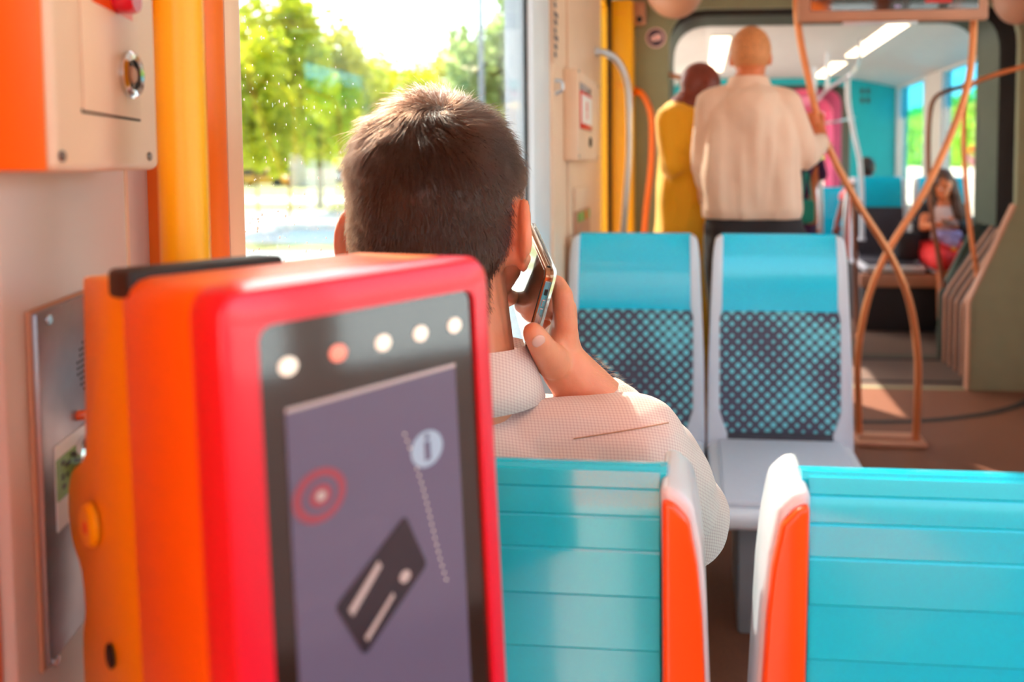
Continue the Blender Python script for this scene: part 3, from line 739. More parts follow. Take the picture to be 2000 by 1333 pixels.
# ================================================================== RAILS AND POLES
def rail(label, pts, r, mt, group=None, ends=True, name='grab_rail', smooth=7):
    P = [Vector(p) for p in pts]; o = thing(name, label, 'rail', P[-1], group)
    m = MB(); m.tube(P, r, 14, smooth); m.build('tube', mt, o)
    if ends:
        for a, b in ((P[0], P[1]), (P[-1], P[-2])):
            d = (b - a).normalized(); q = d.to_track_quat('Z', 'Y').to_matrix().to_4x4(); q.translation = a
            m = MB(); m.lathe([(0, 0.0), (r * 1.5, 0.0), (r * 1.5, r * 0.8), (r * 1.15, r * 1.2), (0, r * 1.2)], 16, q); m.build('collar', mt, o)
    return o
DX = 3.2
xa_ = [U(1556, -60, DX), U(1558, 40, DX), U(1576, 140, DX), U(1608, 262, DX), U(1668, 385, DX), U(1735, 492, DX), U(1775, 585, DX), U(1792, 690, DX), U(1792, 780, DX), U(1788, 868, DX)]
rail('copper crossed pole held by the standing person\'s hand', xa_, 0.0165, 'orange_reflect_rail', 'pair of crossing poles', name='crossed_pole')
DX2 = 3.235
xb2 = [U(1903, -60, DX2), U(1902, 40, DX2), U(1893, 150, DX2), U(1862, 252, DX2), U(1800, 385, DX2), U(1735, 490, DX2), U(1695, 585, DX2), U(1676, 690, DX2), U(1676, 780, DX2), U(1678, 862, DX2)]
rail('copper crossed pole running under the display\'s corner', xb2, 0.0165, 'orange_reflect_rail', 'pair of crossing poles', name='crossed_pole')
fp = thing('pole_foot_plate', 'tan foot plate under the crossing poles', 'plate', (0, 0, 0), world=False)
q0, q1 = U(1668, 868, DX), U(1806, 868, DX); fp.location = ((q0.x + q1.x) / 2, DX + 0.02, 0)
m = MB(); w_ = (q1.x - q0.x) / 2; m.box(-w_, w_, -0.07, 0.07, 0, 0.022, 0.008); m.build('plate', 'tan_trim', fp)
m = MB(); m.box(-w_ * 0.9, w_ * 0.9, -0.03, 0.03, 0.022, 0.035, 0.006); m.build('cover', 'tan_trim', fp)
# hanging display
dp = thing('hanging_display', 'hanging information display in a tan frame above the poles', 'display', U(1745, 20, DX))
qa, qb = U(1558, 36, DX - 0.06), U(1932, 22, DX - 0.06)
x0, x1, z0 = qa.x, qb.x, U(1745, 40, DX - 0.06).z
m = MB(); m.box(x0, x1, DX - 0.06, DX - 0.02, z0, z0 + 0.30, 0.012, 3); m.build('case', 'tan_trim', dp)
m = MB(); m.box(x0 + 0.055, x1 - 0.045, DX - 0.063, DX - 0.058, z0 + 0.045, z0 + 0.262, 0.002); sc_ = m.build('screen', 'screen_black', dp)
m = MB(); m.box(x0 + 0.20, x1 - 0.30, DX - 0.05, DX - 0.03, z0 - 0.012, z0, 0.003); m.build('lower_clip', 'steel_rail', dp)
m = MB(); m.box(x0 + 0.42, x1 - 0.38, DX - 0.064, DX - 0.062, z0 + 0.055, z0 + 0.065); m.build('screen_text_line', 'cloth_lilac', sc_)
m = MB(); m.box(x0 + 0.55, x1 - 0.16, DX - 0.064, DX - 0.062, z0 + 0.075, z0 + 0.09); m.build('screen_text_line', 'sign_red', sc_)
for x in (x0 + 0.2, x1 - 0.2):
    m = MB(); m.tube([(x, DX - 0.04, z0 + 0.29), (x, DX - 0.04, CZ)], 0.015, 12, 0); m.build('hanger', 'tan_trim', dp)
# rails by the door on the left
rail('pale grey bent rail beside the yellow door', [U(1160, 101, 2.95), U(1180, 103, 2.97), U(1203, 116, 3.0), U(1220, 146, 3.02), U(1228, 190, 3.02), U(1229, 300, 3.02), U(1222, 400, 3.02), U(1214, 520, 3.02), U(1210, 640, 3.02)], 0.0155, 'steel_rail')
rail('orange bent rail on the green end wall', [U(1238, 178, 3.96), U(1252, 182, 3.9), U(1266, 205, 3.86), U(1273, 240, 3.86), U(1272, 320, 3.86), U(1262, 410, 3.86), U(1254, 520, 3.86), U(1248, 640, 3.86)], 0.018, 'orange_paint')
rail('short tan rail beside the bald person\'s head', [U(1300, 144, 4.08), U(1325, 151, 4.0), U(1360, 158, 4.0)], 0.016, 'tan_trim')
# rails at the gangway on the right
rail('polished rail, orange reflection painted on, bending down over the slatted guard', [U(2030, 120, 3.9), U(1995, 131, 3.92), U(1940, 147, 3.97), U(1898, 166, 4.02), U(1885, 200, 4.05), U(1883, 300, 4.08), U(1892, 420, 4.08), U(1904, 510, 4.08), U(1916, 582, 4.1)], 0.014, 'orange_reflect_rail')
rail('brown bent rail further along the gangway', [U(1885, 168, 4.5), U(1850, 178, 4.5), U(1826, 192, 4.5), U(1816, 225, 4.5), U(1813, 300, 4.5), U(1818, 400, 4.5), U(1830, 480, 4.5), U(1842, 560, 4.52)], 0.015, 'brown_rail')
# rails of the second car
rail('white curved pole between the far seats', [U(1655, 150, 5.6), U(1657, 200, 5.6), U(1668, 262, 5.6), U(1680, 320, 5.6), U(1684, 400, 5.6), U(1684, 470, 5.6)], 0.02, 'post_white', name='curved_pole')
rail('hooked steel hanger under the far lamp', [U(1680, 56, 5.5), U(1679, 100, 5.5), U(1672, 130, 5.5), U(1655, 150, 5.5), U(1620, 172, 6.2), U(1592, 200, 7.0)], 0.015, 'steel_rail', name='hanging_rail')
rail('thin white drop bar above the turquoise band', [U(1616, 100, 6.2), U(1616, 150, 6.2), U(1616, 172, 6.2)], 0.018, 'post_white', name='drop_bar')
rail('thinner white drop bar nearer the middle of the far car', [U(1591, 132, 7.0), U(1591, 165, 7.0), U(1591, 198, 7.0)], 0.02, 'post_white', name='drop_bar')
rail('steel cross bar at the turquoise wall', [U(1606, 242, 7.9), U(1640, 236, 7.9), U(1672, 229, 8.02)], 0.012, 'steel_rail', name='cross_bar')
rail('steel pole right of the standing person\'s elbow', [U(1600, 345, 5.2), U(1603, 420, 5.2), U(1600, 560, 5.2), U(1598, 654.8, 5.2)], 0.022, 'steel_rail', name='stanchion')
rail('brown stanchion in front of the cyan far seat', [U(1664, 358, 5.1), U(1668, 430, 5.1), U(1672, 560, 5.1), U(1673, 661.4, 5.1)], 0.016, 'brown_rail', name='stanchion')
rail('grey bent stanchion below the child\'s arm', [U(1655, 375, 5.4), U(1650, 430, 5.4), U(1645, 560, 5.4), U(1643, 642.4, 5.4)], 0.016, 'steel_rail', name='stanchion')

# ================================================================== FITTINGS ON THE WALLS
def disc(m, c, n, r, h, prof=None, seg=20):
    q = Vector(n).to_track_quat('Z', 'Y').to_matrix().to_4x4(); q.translation = c
    m.lathe(prof or [(0, 0), (r, 0), (r, h * 0.7), (r * 0.85, h), (0, h)], seg, q); return m
# upper box on the slanted wall with lock cover
TH = 0.045
bx = thing('control_box', 'white control box with warm bounce tint and a chrome key lock high on the slanted wall', 'box', onwall(150, 330))
wxa, wxb = wx(105, 200, TH), wx(309, 200, TH)
zb0 = 0.5 * (wz(105, 338, TH) + wz(300, 332, TH))
m = MB(); m.box(wxa, wxb, 0, TH, zb0, zb0 + 0.36, 0.006, 3, M=WM); body = m.build('case', 'bounce_tint_panel', bx)
m = MB(); m.box(wxa - 0.003, wxa + 0.001, 0.0, TH - 0.004, zb0 + 0.001, zb0 + 0.36, 0.001, M=WM); m.build('side_plate', 'orange_paint', bx)
za, zc = wz(155, 215, TH), wz(258, 45, TH)
m = MB(); m.box(wx(157, 120, TH), wx(268, 120, TH), TH, TH + 0.0015, wz(200, 222, TH), wz(200, 14, TH), 0.0007, M=WM); m.build('lock_cover', 'bounce_tint_panel', bx)
m = MB(); m.box(wx(157, 120, TH) - 0.001, wx(268, 120, TH) + 0.001, TH, TH + 0.0006, wz(200, 222, TH) - 0.0015, wz(200, 222, TH) + 0.001, M=WM); m.build('cover_gap', 'hole_black', bx)
m = MB(); m.box(wx(180, 5, TH), wx(256, 5, TH), TH - 0.0002, TH + 0.0006, wz(215, 22, TH), zb0 + 0.30, M=WM); sl_ = m.build('red_slot', 'orange_plastic', bx)
m = MB(); disc(m, onwall(226, -6, TH), nw, 0.011, 0.012); m.build('red_button', 'red_plastic', sl_)
lc = onwall(247, 146, TH)
m = MB(); disc(m, lc, nw, 0.016, 0.01, [(0.0145, 0), (0.0165, 0.0015), (0.0165, 0.004), (0.0145, 0.006), (0.011, 0.005), (0.011, 0.0)], 32); lk = m.build('lock_ring', 'chrome', bx)
m = MB(); disc(m, lc, nw, 0.0108, 0.002); m.build('lock_core', 'hole_black', lk)
m = MB(); disc(m, lc + nw * 0.002, nw, 0.006, 0.003); m.build('key_slot', 'tan_trim', lk)
for px, py in ((120, 305), (291, 306), (166, 30), (253, 70)):
    m = MB(); disc(m, onwall(px, py, TH), nw, 0.0032, 0.0014, seg=12); m.build('screw', 'screw_metal', bx)
# intercom plate
ip = thing('intercom_panel', 'brushed steel call panel with a green label behind the reader', 'panel', onwall(100, 1310))
t_ = 0.006
ptop, pbot = wz(90, 606, t_), wz(98, 1308, t_)
m = MB(); m.box(wx(84, 900, t_), wx(84, 900, t_) + 0.115, 0, t_, pbot, ptop, 0.002, 2, M=WM); m.build('plate', 'brushed_steel', ip)
m = MB(); m.box(wx(84, 900, t_) - 0.002, wx(84, 900, t_) + 0.117, 0, 0.003, pbot - 0.002, ptop + 0.002, 0.001, 2, M=WM); m.build('rim', 'tan_trim', ip)
m = MB(); cc = onwall(178, 705, t_); cz, cx = cc.z, (cc - E).dot(-tdir)
for i in range(-5, 6):
    for j in range(-5, 6):
        if i * i + j * j <= 27:
            p_ = WM @ Vector((cx + i * 0.0042, t_, cz + j * 0.0042)); disc(m, p_, nw, 0.0012, 0.0003, seg=6)
o = m.build('speaker_holes', 'hole_black', ip); o['kind'] = 'stuff'
lx0 = wx(108, 960, t_)
m = MB(); m.box(lx0, lx0 + 0.07, t_, t_ + 0.0008, wz(115, 1038, t_), wz(108, 872, t_), M=WM); lb = m.build('label_plate', 'label_white', ip)
m = MB(); m.box(lx0, lx0 + 0.07, t_ + 0.0008, t_ + 0.0014, wz(110, 982, t_), wz(108, 900, t_), M=WM); m.build('green_field', 'label_green', lb)
m = MB()
for a, b, c, d in ((0.006, 0.010, 0.022, 0.025), (0.011, 0.018, 0.019, 0.022), (0.006, 0.009, 0.012, 0.016), (0.012, 0.015, 0.012, 0.015), (0.019, 0.023, 0.023, 0.026), (0.006, 0.010, 0.006, 0.009)):
    z_ = wz(110, 982, t_); m.box(lx0 + a, lx0 + b, t_ + 0.0014, t_ + 0.0018, z_ + c, z_ + d, M=WM)
m.build('braille_marks', 'ink_dark', lb)
bp = onwall(158, 895, t_)
m = MB(); disc(m, bp, nw, 0.013, 0.008, [(0.016, 0), (0.016, 0.006), (0.013, 0.008), (0.012, 0.004), (0, 0.004)], 28); m.build('call_button', 'chrome', ip)
m = MB(); disc(m, onwall(152, 812, t_), nw, 0.0035, 0.005, seg=14); m.build('red_lamp', 'orange_plastic', ip)
for px, py in ((93, 625), (108, 1292)):
    m = MB(); disc(m, onwall(px, py, t_), nw, 0.0034, 0.0015, seg=12); m.build('screw', 'chrome', ip)
# emergency handle box and small plates on the warm-tinted pillar
XB = WL + 0.012
ypx = lambda px, off=0.0: UP(px, 300, (XB + off, 0, 0), (1, 0, 0)).y
zpx = lambda px, py, off=0.0: UP(px, py, (XB + off, 0, 0), (1, 0, 0)).z
eb = thing('emergency_box', 'warm-tinted emergency handle box with a red and white notice on the pillar', 'box', (XB, ypx(1140), zpx(1140, 315)))
ya, yb = ypx(1130, 0.05), ypx(1170, 0.05)
m = MB(); m.box(XB, XB + 0.05, ya, yb, zpx(1140, 314, 0.05), zpx(1140, 142, 0.05), 0.006, 2); m.build('case', 'bounce_tint_panel', eb)
m = MB(); yc, yd = ypx(1134, 0.052), ypx(1156, 0.052); m.box(XB + 0.049, XB + 0.0505, yc, yd, zpx(1145, 255, 0.05), zpx(1145, 168, 0.05), 0.0005); m.build('recess', 'brushed_steel', eb)
m = MB(); m.box(XB + 0.050, XB + 0.055, yc, yd - 0.02, zpx(1145, 254, 0.05), zpx(1145, 184, 0.05), 0.001); no_ = m.build('notice', 'sign_red', eb)
m = MB(); m.box(XB + 0.055, XB + 0.0562, yc + 0.006, yd - 0.026, zpx(1145, 244, 0.05), zpx(1145, 190, 0.05)); m.build('notice_field', 'sign_white', no_)
zz = zpx(1145, 217, 0.05); yy = (yc + yd) / 2 - 0.01
m = MB()
for a, b, c, d in ((-0.010, 0.012, -0.006, 0.03), (-0.014, 0.006, 0.0, 0.012), (-0.004, 0.014, -0.03, -0.008)): m.box(XB + 0.0562, XB + 0.057, yy + a, yy + b, zz + c, zz + d)
m.build('handle_symbol', 'sign_red', no_)
m = MB(); kq = Vector((XB + 0.05, ypx(1152, 0.05), zpx(1152, 278, 0.05))); disc(m, kq, (1, 0, 0), 0.018, 0.006); m.build('lock', 'hole_black', eb)
for py in (150, 306):
    for yy in (ya + 0.012, yb - 0.012):
        m = MB(); disc(m, (XB + 0.05, yy, zpx(1145, py, 0.05)), (1, 0, 0), 0.006, 0.002, seg=10); m.build('screw', 'screw_metal', eb)
cp = thing('call_plate', 'small warm-tinted call plate with a lit button under the emergency box', 'plate', (XB, ypx(1130), zpx(1130, 450)))
ya, yb = ypx(1119), ypx(1147)
m = MB(); m.box(XB, XB + 0.012, ya, yb, zpx(1133, 408), zpx(1133, 364), 0.004); m.build('upper_plate', 'bounce_tint_panel', cp)
m = MB(); m.box(XB, XB + 0.010, ya, yb, zpx(1133, 470), zpx(1133, 408), 0.003); m.build('lower_plate', 'tan_trim', cp)
m = MB(); m.box(XB + 0.01, XB + 0.016, ya + 0.03, yb - 0.03, zpx(1133, 430), zpx(1133, 413), 0.002); m.build('button_field', 'label_green', cp)
m = MB(); disc(m, (XB + 0.016, (ya + yb) / 2 + 0.02, zpx(1133, 421)), (1, 0, 0), 0.018, 0.004, seg=16); m.build('button', 'orange_plastic', cp)
# vertical lettering-like notice strip and clip on the pillar edge
vs_ = thing('notice_strip', 'narrow vertical notice with purple marks on the pillar edge', 'notice', (XB, ypx(1086), zpx(1086, 120)))
m = MB(); m.box(XB, XB + 0.001, ypx(1082), ypx(1092), zpx(1086, 125), zpx(1086, -40)); m.build('strip', 'bounce_tint_panel', vs_)
for i, py in enumerate((108, 92, 75, 62, 45, 30, 12, -5)):
    m = MB(); a = ypx(1083.5); m.box(XB + 0.001, XB + 0.0016, a, a + 0.03 + 0.012 * (i % 3), zpx(1086, py + 5), zpx(1086, py - 5)); m.build('mark', 'sticker_navy', vs_)
ck = thing('coat_clip', 'small metal clip below the purple notice', 'clip', (XB, ypx(1085), zpx(1085, 170)))
m = MB(); m.tube([(XB, ypx(1085), zpx(1085, 158)), (XB + 0.02, ypx(1085), zpx(1085, 160)), (XB + 0.022, ypx(1085), zpx(1085, 176)), (XB, ypx(1085), zpx(1085, 184))], 0.006, 8, 5); m.build('hook', 'steel_rail', ck)
# sticker, camera and rounded housings on the end wall
q = U(1281, 74, Y1); st = thing('round_sticker', 'round dark sticker with a pale hand symbol on the green wall', 'sticker', q)
m = MB(); disc(m, q, (0, -1, 0), 0.058, 0.002, [(0, 0), (0.058, 0), (0.058, 0.001), (0.055, 0.002), (0, 0.002)], 32); m.build('rim', 'flower_pink', st)
m = MB(); disc(m, q + Vector((0, -0.002, 0)), (0, -1, 0), 0.049, 0.001, seg=32); m.build('field', 'sticker_navy', st)
m = MB(); M_ = Matrix.Translation(q + Vector((0, -0.0035, 0))); m.prism([(-0.03, -0.012), (0.02, -0.018), (0.036, 0.0), (0.03, 0.02), (0.008, 0.024), (-0.012, 0.014), (-0.03, 0.004)], -0.0008, 0.0008, M=M_); m.prism([(-0.034, -0.006), (-0.014, -0.026), (-0.006, -0.02), (-0.024, 0.002)], -0.0006, 0.0006, M=M_); m.build('hand_symbol', 'flower_pink', st)
for px, py, lab, sx in ((1318, -16, 'rounded ceiling housing with painted orange reflection above the yellow door', 1), (1990, -6, 'rounded ceiling housing with painted orange reflection at the top right of the gangway', 1)):
    q = U(px, py, 3.75); h = thing('ceiling_housing', lab, 'housing', (q.x, q.y, CZ))
    m = MB(); m.ball((q.x, 3.75, q.z + 0.03), (0.16 if px < 1500 else 0.12, 0.16, 0.17), 4); m.build('dome', 'tan_trim', h)  # white dome; its orange reflection is put into the base colour
    m = MB(); m.tube([(q.x, 3.75, q.z + 0.1), (q.x, 3.75, CZ)], 0.11, 24, 0); m.build('neck', 'tan_trim', h)
q = U(1251, 38, 3.95); cm = thing('ceiling_camera', 'small dark lens camera beside the yellow pillar', 'camera', q)
m = MB(); m.box(q.x - 0.05, q.x + 0.03, 3.93, Y1, q.z - 0.03, q.z + 0.10, 0.012, 3); m.build('case', 'tan_trim', cm)
m = MB(); disc(m, (q.x - 0.004, 3.93, q.z - 0.004), (0, -1, 0), 0.018, 0.008); m.build('lens', 'hole_black', cm)

# ================================================================== YELLOW POLE AND READER
pc = U(357, 300, 0.452)
yp_ = thing('grab_pole', 'upright yellow grab pole between slanted wall and window', 'pole', (pc.x, pc.y, 0))
m = MB(); m.tube([(pc.x, pc.y, 0.0), (pc.x, pc.y, CZ)], 0.0145, 28, 0); m.build('tube', 'yellow_paint', yp_)
m = MB(); m.lathe([(0.0145, 0), (0.03, 0), (0.03, 0.01), (0.0145, 0.02)], 24, Matrix.Translation((pc.x, pc.y, 0))); m.build('foot_collar', 'orange_paint', yp_)

ang = math.radians(34); uu = Vector((math.sin(ang), math.cos(ang), 0)); nn = Vector((math.cos(ang), -math.sin(ang), 0))
TILT = math.radians(3.5)
ww = (Vector((0, 0, 1)) * math.cos(TILT) - nn * math.sin(TILT)).normalized(); nf = uu.cross(ww).normalized()
if nf.dot(nn) < 0: nf = -nf
RO = U(414, 566, 0.272)
RM = Matrix.Identity(4); RM.col[0][:3] = uu; RM.col[1][:3] = -nf; RM.col[2][:3] = ww; RM.col[3][:3] = RO   # x across the face, y into the device, z up
rdp = lambda px, py: (RM.inverted() @ UP(px, py, RO, nf))
RW = rdp(958, 560).x; RH = 0.30
rd = thing('ticket_reader', 'blurred red and orange ticket reader with a dark touch screen', 'ticket machine', RO + Vector((0, 0, -RH)))
def rpoly(x0, x1, z0, z1, r, n=6): return rounded([(x0, z0), (x1, z0), (x1, z1), (x0, z1)], r, n)
rbox = lambda x0, x1, y0, y1, z0, z1, bev, mt, name, par, seg=3: MB().box(x0, x1, y0, y1, z0, z1, bev, seg, RM).build(name, mt, par)
g0, g1 = rdp(503, 645), rdp(926, 560); gx0, gx1, gz1 = g0.x, g1.x, (g0.z + g1.z) / 2
# front bezel as a ring round the glass
ot = rpoly(0, RW, -RH, 0, 0.014); inn = rpoly(gx0, gx1, -RH + 0.03, gz1, 0.008)
bm_ = MB(); b_ = bm_.bm; k = len(ot)
lay = []
for pts, y in ((ot, 0.026), (ot, 0.007), ([(p[0] + (RW / 2 - p[0]) * 0.03, p[1] + (-RH / 2 - p[1]) * 0.015) for p in ot], 0.001), ([(p[0] + (RW / 2 - p[0]) * 0.06, p[1] + (-RH / 2 - p[1]) * 0.03) for p in ot], 0.0), (inn, 0.0), (inn, 0.005)):
    lay.append([b_.verts.new(RM @ Vector((p[0], y, p[1]))) for p in pts])
for A, B in zip(lay, lay[1:]):
    for i in range(k): b_.faces.new((A[i], A[(i + 1) % k], B[(i + 1) % k], B[i]))
bmesh.ops.recalc_face_normals(b_, faces=b_.faces)
bm_.build('front_bezel', 'red_plastic', rd)
m = MB(); m.prism(inn, 0.003, 0.006, M=RM); gl = m.build('screen_glass', 'screen_black', rd, smooth=False)
rbox(0.0005, RW - 0.001, 0.024, 0.132, -RH, -0.0005, 0.010, 'orange_paint', 'body_shell', rd)
# bumpy rear shell (mount side)
sidep = [(0.0, -0.002), (0.072, -0.003), (0.076, -0.04), (0.084, -0.09), (0.092, -0.115), (0.124, -0.132), (0.136, -0.155), (0.130, -0.178), (0.112, -0.192), (0.108, -0.215), (0.118, -0.24), (0.120, -0.30), (0.0, -0.30)]
m = MB(); Msd = RM @ Matrix.Translation((0.002, 0.130, 0)) @ Matrix.Rotation(math.pi / 2, 4, 'Z')
sp_ = catmull([Vector((a, b, 0)) for a, b in sidep[1:-1]], 5); sp2 = [(0.0, -0.002)] + [(p.x, p.y) for p in sp_] + [(0.0, -0.30)]
m.prism(sp2, -RW * 0.42, 0.0, 0.006, 2, Msd); bs = m.build('rear_shell', 'amber_plastic', rd)
def on_side(px, py, off=0.0):
    return UP(px, py, RO - uu * off, uu)
q = on_side(181, 1024, -0.001); m = MB(); disc(m, q, -uu, 0.0135, 0.004, [(0, 0), (0.0135, 0), (0.0135, 0.002), (0.011, 0.004), (0, 0.0035)], 28); sc1 = m.build('screw_cap', 'yellow_paint', bs)
m = MB(); disc(m, q - uu * 0.0032 - Vector((0, 0, 0.001)), -uu, 0.004, 0.001, seg=14); m.build('cap_notch', 'orange_plastic', sc1)
q = on_side(217, 1282, -0.001); m = MB(); disc(m, q, -uu, 0.007, 0.0015, seg=20); m.build('screw_hole', 'hole_black', bs)
# row of indicator lights
for i, (px, py) in enumerate(((562, 716), (660, 690), (748, 670), (821, 652), (887, 636))):
    q = UP(px, py, RO - nf * 0.003, nf); m = MB(); disc(m, q, nf, 0.0042, 0.001, seg=18); m.build('indicator_light', 'led_red' if i == 1 else 'led_white', gl)
d0, d1 = rdp(562, 806), rdp(893, 706); dz = (d0.z + d1.z) / 2
m = MB(); m.box(d0.x, d1.x, 0.0022, 0.003, -RH + 0.05, dz, 0, M=RM); ds = m.build('display', 'display_glow', gl, smooth=False)
mat('display_red', (150, 70, 84), 0.15, emit=0.05, coat=0.6); mat('display_card', (44, 42, 52), 0.12, coat=0.6); mat('display_pale', (150, 172, 192), 0.2, emit=0.12, coat=0.5); mat('display_edge', (190, 180, 178), 0.2)
def flat(name, poly, y, mt, par=gl):
    m = MB(); m.prism(poly, y, y + 0.0003, M=RM); return m.build(name, mt, par, smooth=False)
def ringp(c, r, n=28): return [(c[0] + r * math.cos(2 * math.pi * i / n), c[1] + r * math.sin(2 * math.pi * i / n)) for i in range(n)]
flat('display_top_edge', [(d0.x, dz - 0.002), (d1.x, dz - 0.002), (d1.x, dz), (d0.x, dz)], 0.0018, 'display_edge')
c = rdp(629, 970); c = (c.x, c.z); flat('red_ring_icon', ringp(c, 0.0125), 0.0017, 'display_red'); flat('ring_gap', ringp(c, 0.0085), 0.0013, 'display_glow'); flat('ring_core', ringp(c, 0.0055), 0.0010, 'display_red'); flat('ring_center', ringp(c, 0.0024), 0.0006, 'display_edge')
cq = [rdp(*p) for p in ((658, 1190), (795, 1008), (838, 1105), (716, 1285))]; flat('card_picture', rounded([(p.x, p.z) for p in cq], 0.003, 4), 0.0016, 'display_card')
cq = [rdp(*p) for p in ((684, 1195), (742, 1098), (748, 1108), (692, 1206))]; flat('card_lettering', [(p.x, p.z) for p in cq], 0.0011, 'display_edge')
cq = [rdp(*p) for p in ((716, 1248), (770, 1160), (773, 1166), (721, 1255))]; flat('card_number', [(p.x, p.z) for p in cq], 0.0011, 'display_edge')
c = rdp(794, 1128); flat('contactless_mark', ringp((c.x, c.z), 0.003), 0.0011, 'display_edge')
c = rdp(838, 878); flat('info_icon', ringp((c.x, c.z), 0.0095), 0.0016, 'display_pale'); flat('info_stroke', [(c.x - 0.0016, c.z - 0.006), (c.x + 0.0016, c.z - 0.006), (c.x + 0.0016, c.z + 0.004), (c.x - 0.0016, c.z + 0.004)], 0.0011, 'display_glow')
flat('info_dot', ringp((c.x, c.z + 0.0065), 0.0014, 12), 0.0011, 'display_glow')
for i in range(22):
    t = i / 21; q = rdp(795 + 85 * t + 4 * math.sin(t * 5), 850 + 285 * t); m = MB(); disc(m, RM @ Vector((q.x, 0.0021, q.z)), nf, 0.0005, 0.0002, seg=6); m.build('light_speck', 'led_white', gl)
# bracket to the pole
cb = RM @ Vector((RW * 0.3, 0.20, -0.17))
m = MB(); m.tube([cb, Vector((pc.x + 0.005, pc.y - 0.005, cb.z))], 0.012, 14, 0); m.build('bracket', 'black_rubber', rd)
m = MB(); m.lathe([(0.0147, -0.03), (0.022, -0.03), (0.022, 0.03), (0.0147, 0.03)], 24, Matrix.Translation((pc.x, pc.y, cb.z))); m.build('clamp', 'black_rubber', rd)
rbox(0.0, RW * 0.55, 0.112, 0.145, -0.012, 0.004, 0.003, 'black_rubber', 'top_gasket', rd)

# ================================================================== PEOPLE
def person(label, loc): return thing('person', label, 'person', loc)
def ell(c, r, rot=None):
    return (Vector(c), r, rot)
# ---------- the phone user
HC = Vector((-0.257, 0.672, 1.259))                      # middle of the skull
pm = person('person from behind with short brown hair, pale shirt, phone at the ear', (-0.21, 0.75, 0))
W_ = U(1100, 712, 0.715); EL = U(1338, 1000, 0.79); SH = Vector((-0.062, 0.668, 0.998)); SHL = Vector((-0.37, 0.668, 0.99)); ELL = Vector((-0.385, 0.76, 0.75)); WRL = Vector((-0.31, 0.96, 0.64))
b = MB()
b.ball(HC, (0.0785, 0.097, 0.098), 4); b.ball(HC + Vector((0, -0.012, -0.03)), (0.0775, 0.078, 0.082), 4)
b.ball(HC + Vector((0, 0.045, -0.055)), (0.060, 0.058, 0.082), 3)                      # face
b.ball(HC + Vector((0, 0.075, -0.115)), (0.032, 0.028, 0.026), 3)                      # chin
b.cap(HC + Vector((0.052, 0.035, -0.075)), HC + Vector((0.018, 0.078, -0.120)), 0.022, 0.02); b.cap(HC + Vector((-0.052, 0.035, -0.075)), HC + Vector((-0.018, 0.078, -0.120)), 0.022, 0.02)
b.cap(HC + Vector((0, 0.10, -0.03)), HC + Vector((0, 0.117, -0.055)), 0.010, 0.014)    # nose
b.cap(HC + Vector((-0.016, 0.098, -0.088)), HC + Vector((0.016, 0.098, -0.088)), 0.009, 0.009)
b.ball(HC + Vector((0.03, 0.09, 0.0)), (0.018, 0.012, 0.008), 2); b.ball(HC + Vector((-0.03, 0.09, 0.0)), (0.018, 0.012, 0.008), 2)
NB = Vector((-0.222, 0.648, 1.06))
b.cap(HC + Vector((0.004, 0.0, -0.06)), NB, 0.056, 0.050)                              # neck
b.cap(HC + Vector((0.02, -0.02, -0.07)), NB + Vector((0.008, -0.006, 0)), 0.040, 0.042); b.cap(HC + Vector((-0.02, -0.02, -0.07)), NB + Vector((-0.008, -0.006, 0)), 0.040, 0.042)
# ears
for s, tip in ((1, U(1021, 462, 0.668)), (-1, U(680, 472, 0.668))):
    R_ = Matrix.Rotation(s * math.radians(24), 4, 'Z') @ Matrix.Rotation(math.radians(-8), 4, 'X')
    ec = Vector((HC.x + s * 0.086, 0.664, tip.z))
    b.ball(ec + Vector((s * 0.001, -0.004, 0.004)), (0.0055, 0.017, 0.030), 3, R_)
    b.ball(ec + Vector((s * -0.002, 0.006, -0.024)), (0.006, 0.010, 0.012), 3, R_)
    ring = [ec + (R_ @ Vector((s * 0.002, 0.017 * math.cos(a), 0.004 + 0.030 * math.sin(a)))) for a in np.linspace(-0.4, 3.9, 12)]
    b.tube(ring, 0.0042, 8, 2)
    b.cap(ec + Vector((-s * 0.014, 0.004, 0.004)), ec + Vector((0, 0.004, 0.0)), 0.015, 0.007); b.cap(ec + Vector((-s * 0.014, 0.006, -0.018)), ec + Vector((0, 0.006, -0.022)), 0.012, 0.007)
# torso core and limbs
b.cap((-0.215, 0.665, 0.94), (-0.205, 0.70, 0.62), 0.10, 0.115); b.cap((-0.215, 0.66, 1.0), SH, 0.05, 0.045); b.cap((-0.215, 0.66, 1.0), SHL, 0.05, 0.045)
b.cap(SH, EL, 0.048, 0.036); b.cap(EL, W_ + (EL - W_) * 0.3, 0.040, 0.036); b.cap(W_ + (EL - W_) * 0.3, W_, 0.035, 0.026)
b.cap(SHL, ELL, 0.048, 0.038); b.cap(ELL, WRL, 0.038, 0.026); b.cap(WRL, WRL + Vector((0.03, 0.07, -0.03)), 0.028, 0.03)
for k in range(4): b.cap(WRL + Vector((0.015 + 0.014 * k, 0.09, -0.035)), WRL + Vector((0.03 + 0.014 * k, 0.15, -0.05)), 0.0085, 0.0075)
b.cap(WRL + Vector((0.03, 0.05, -0.01)), WRL + Vector((0.07, 0.10, -0.02)), 0.010, 0.009)
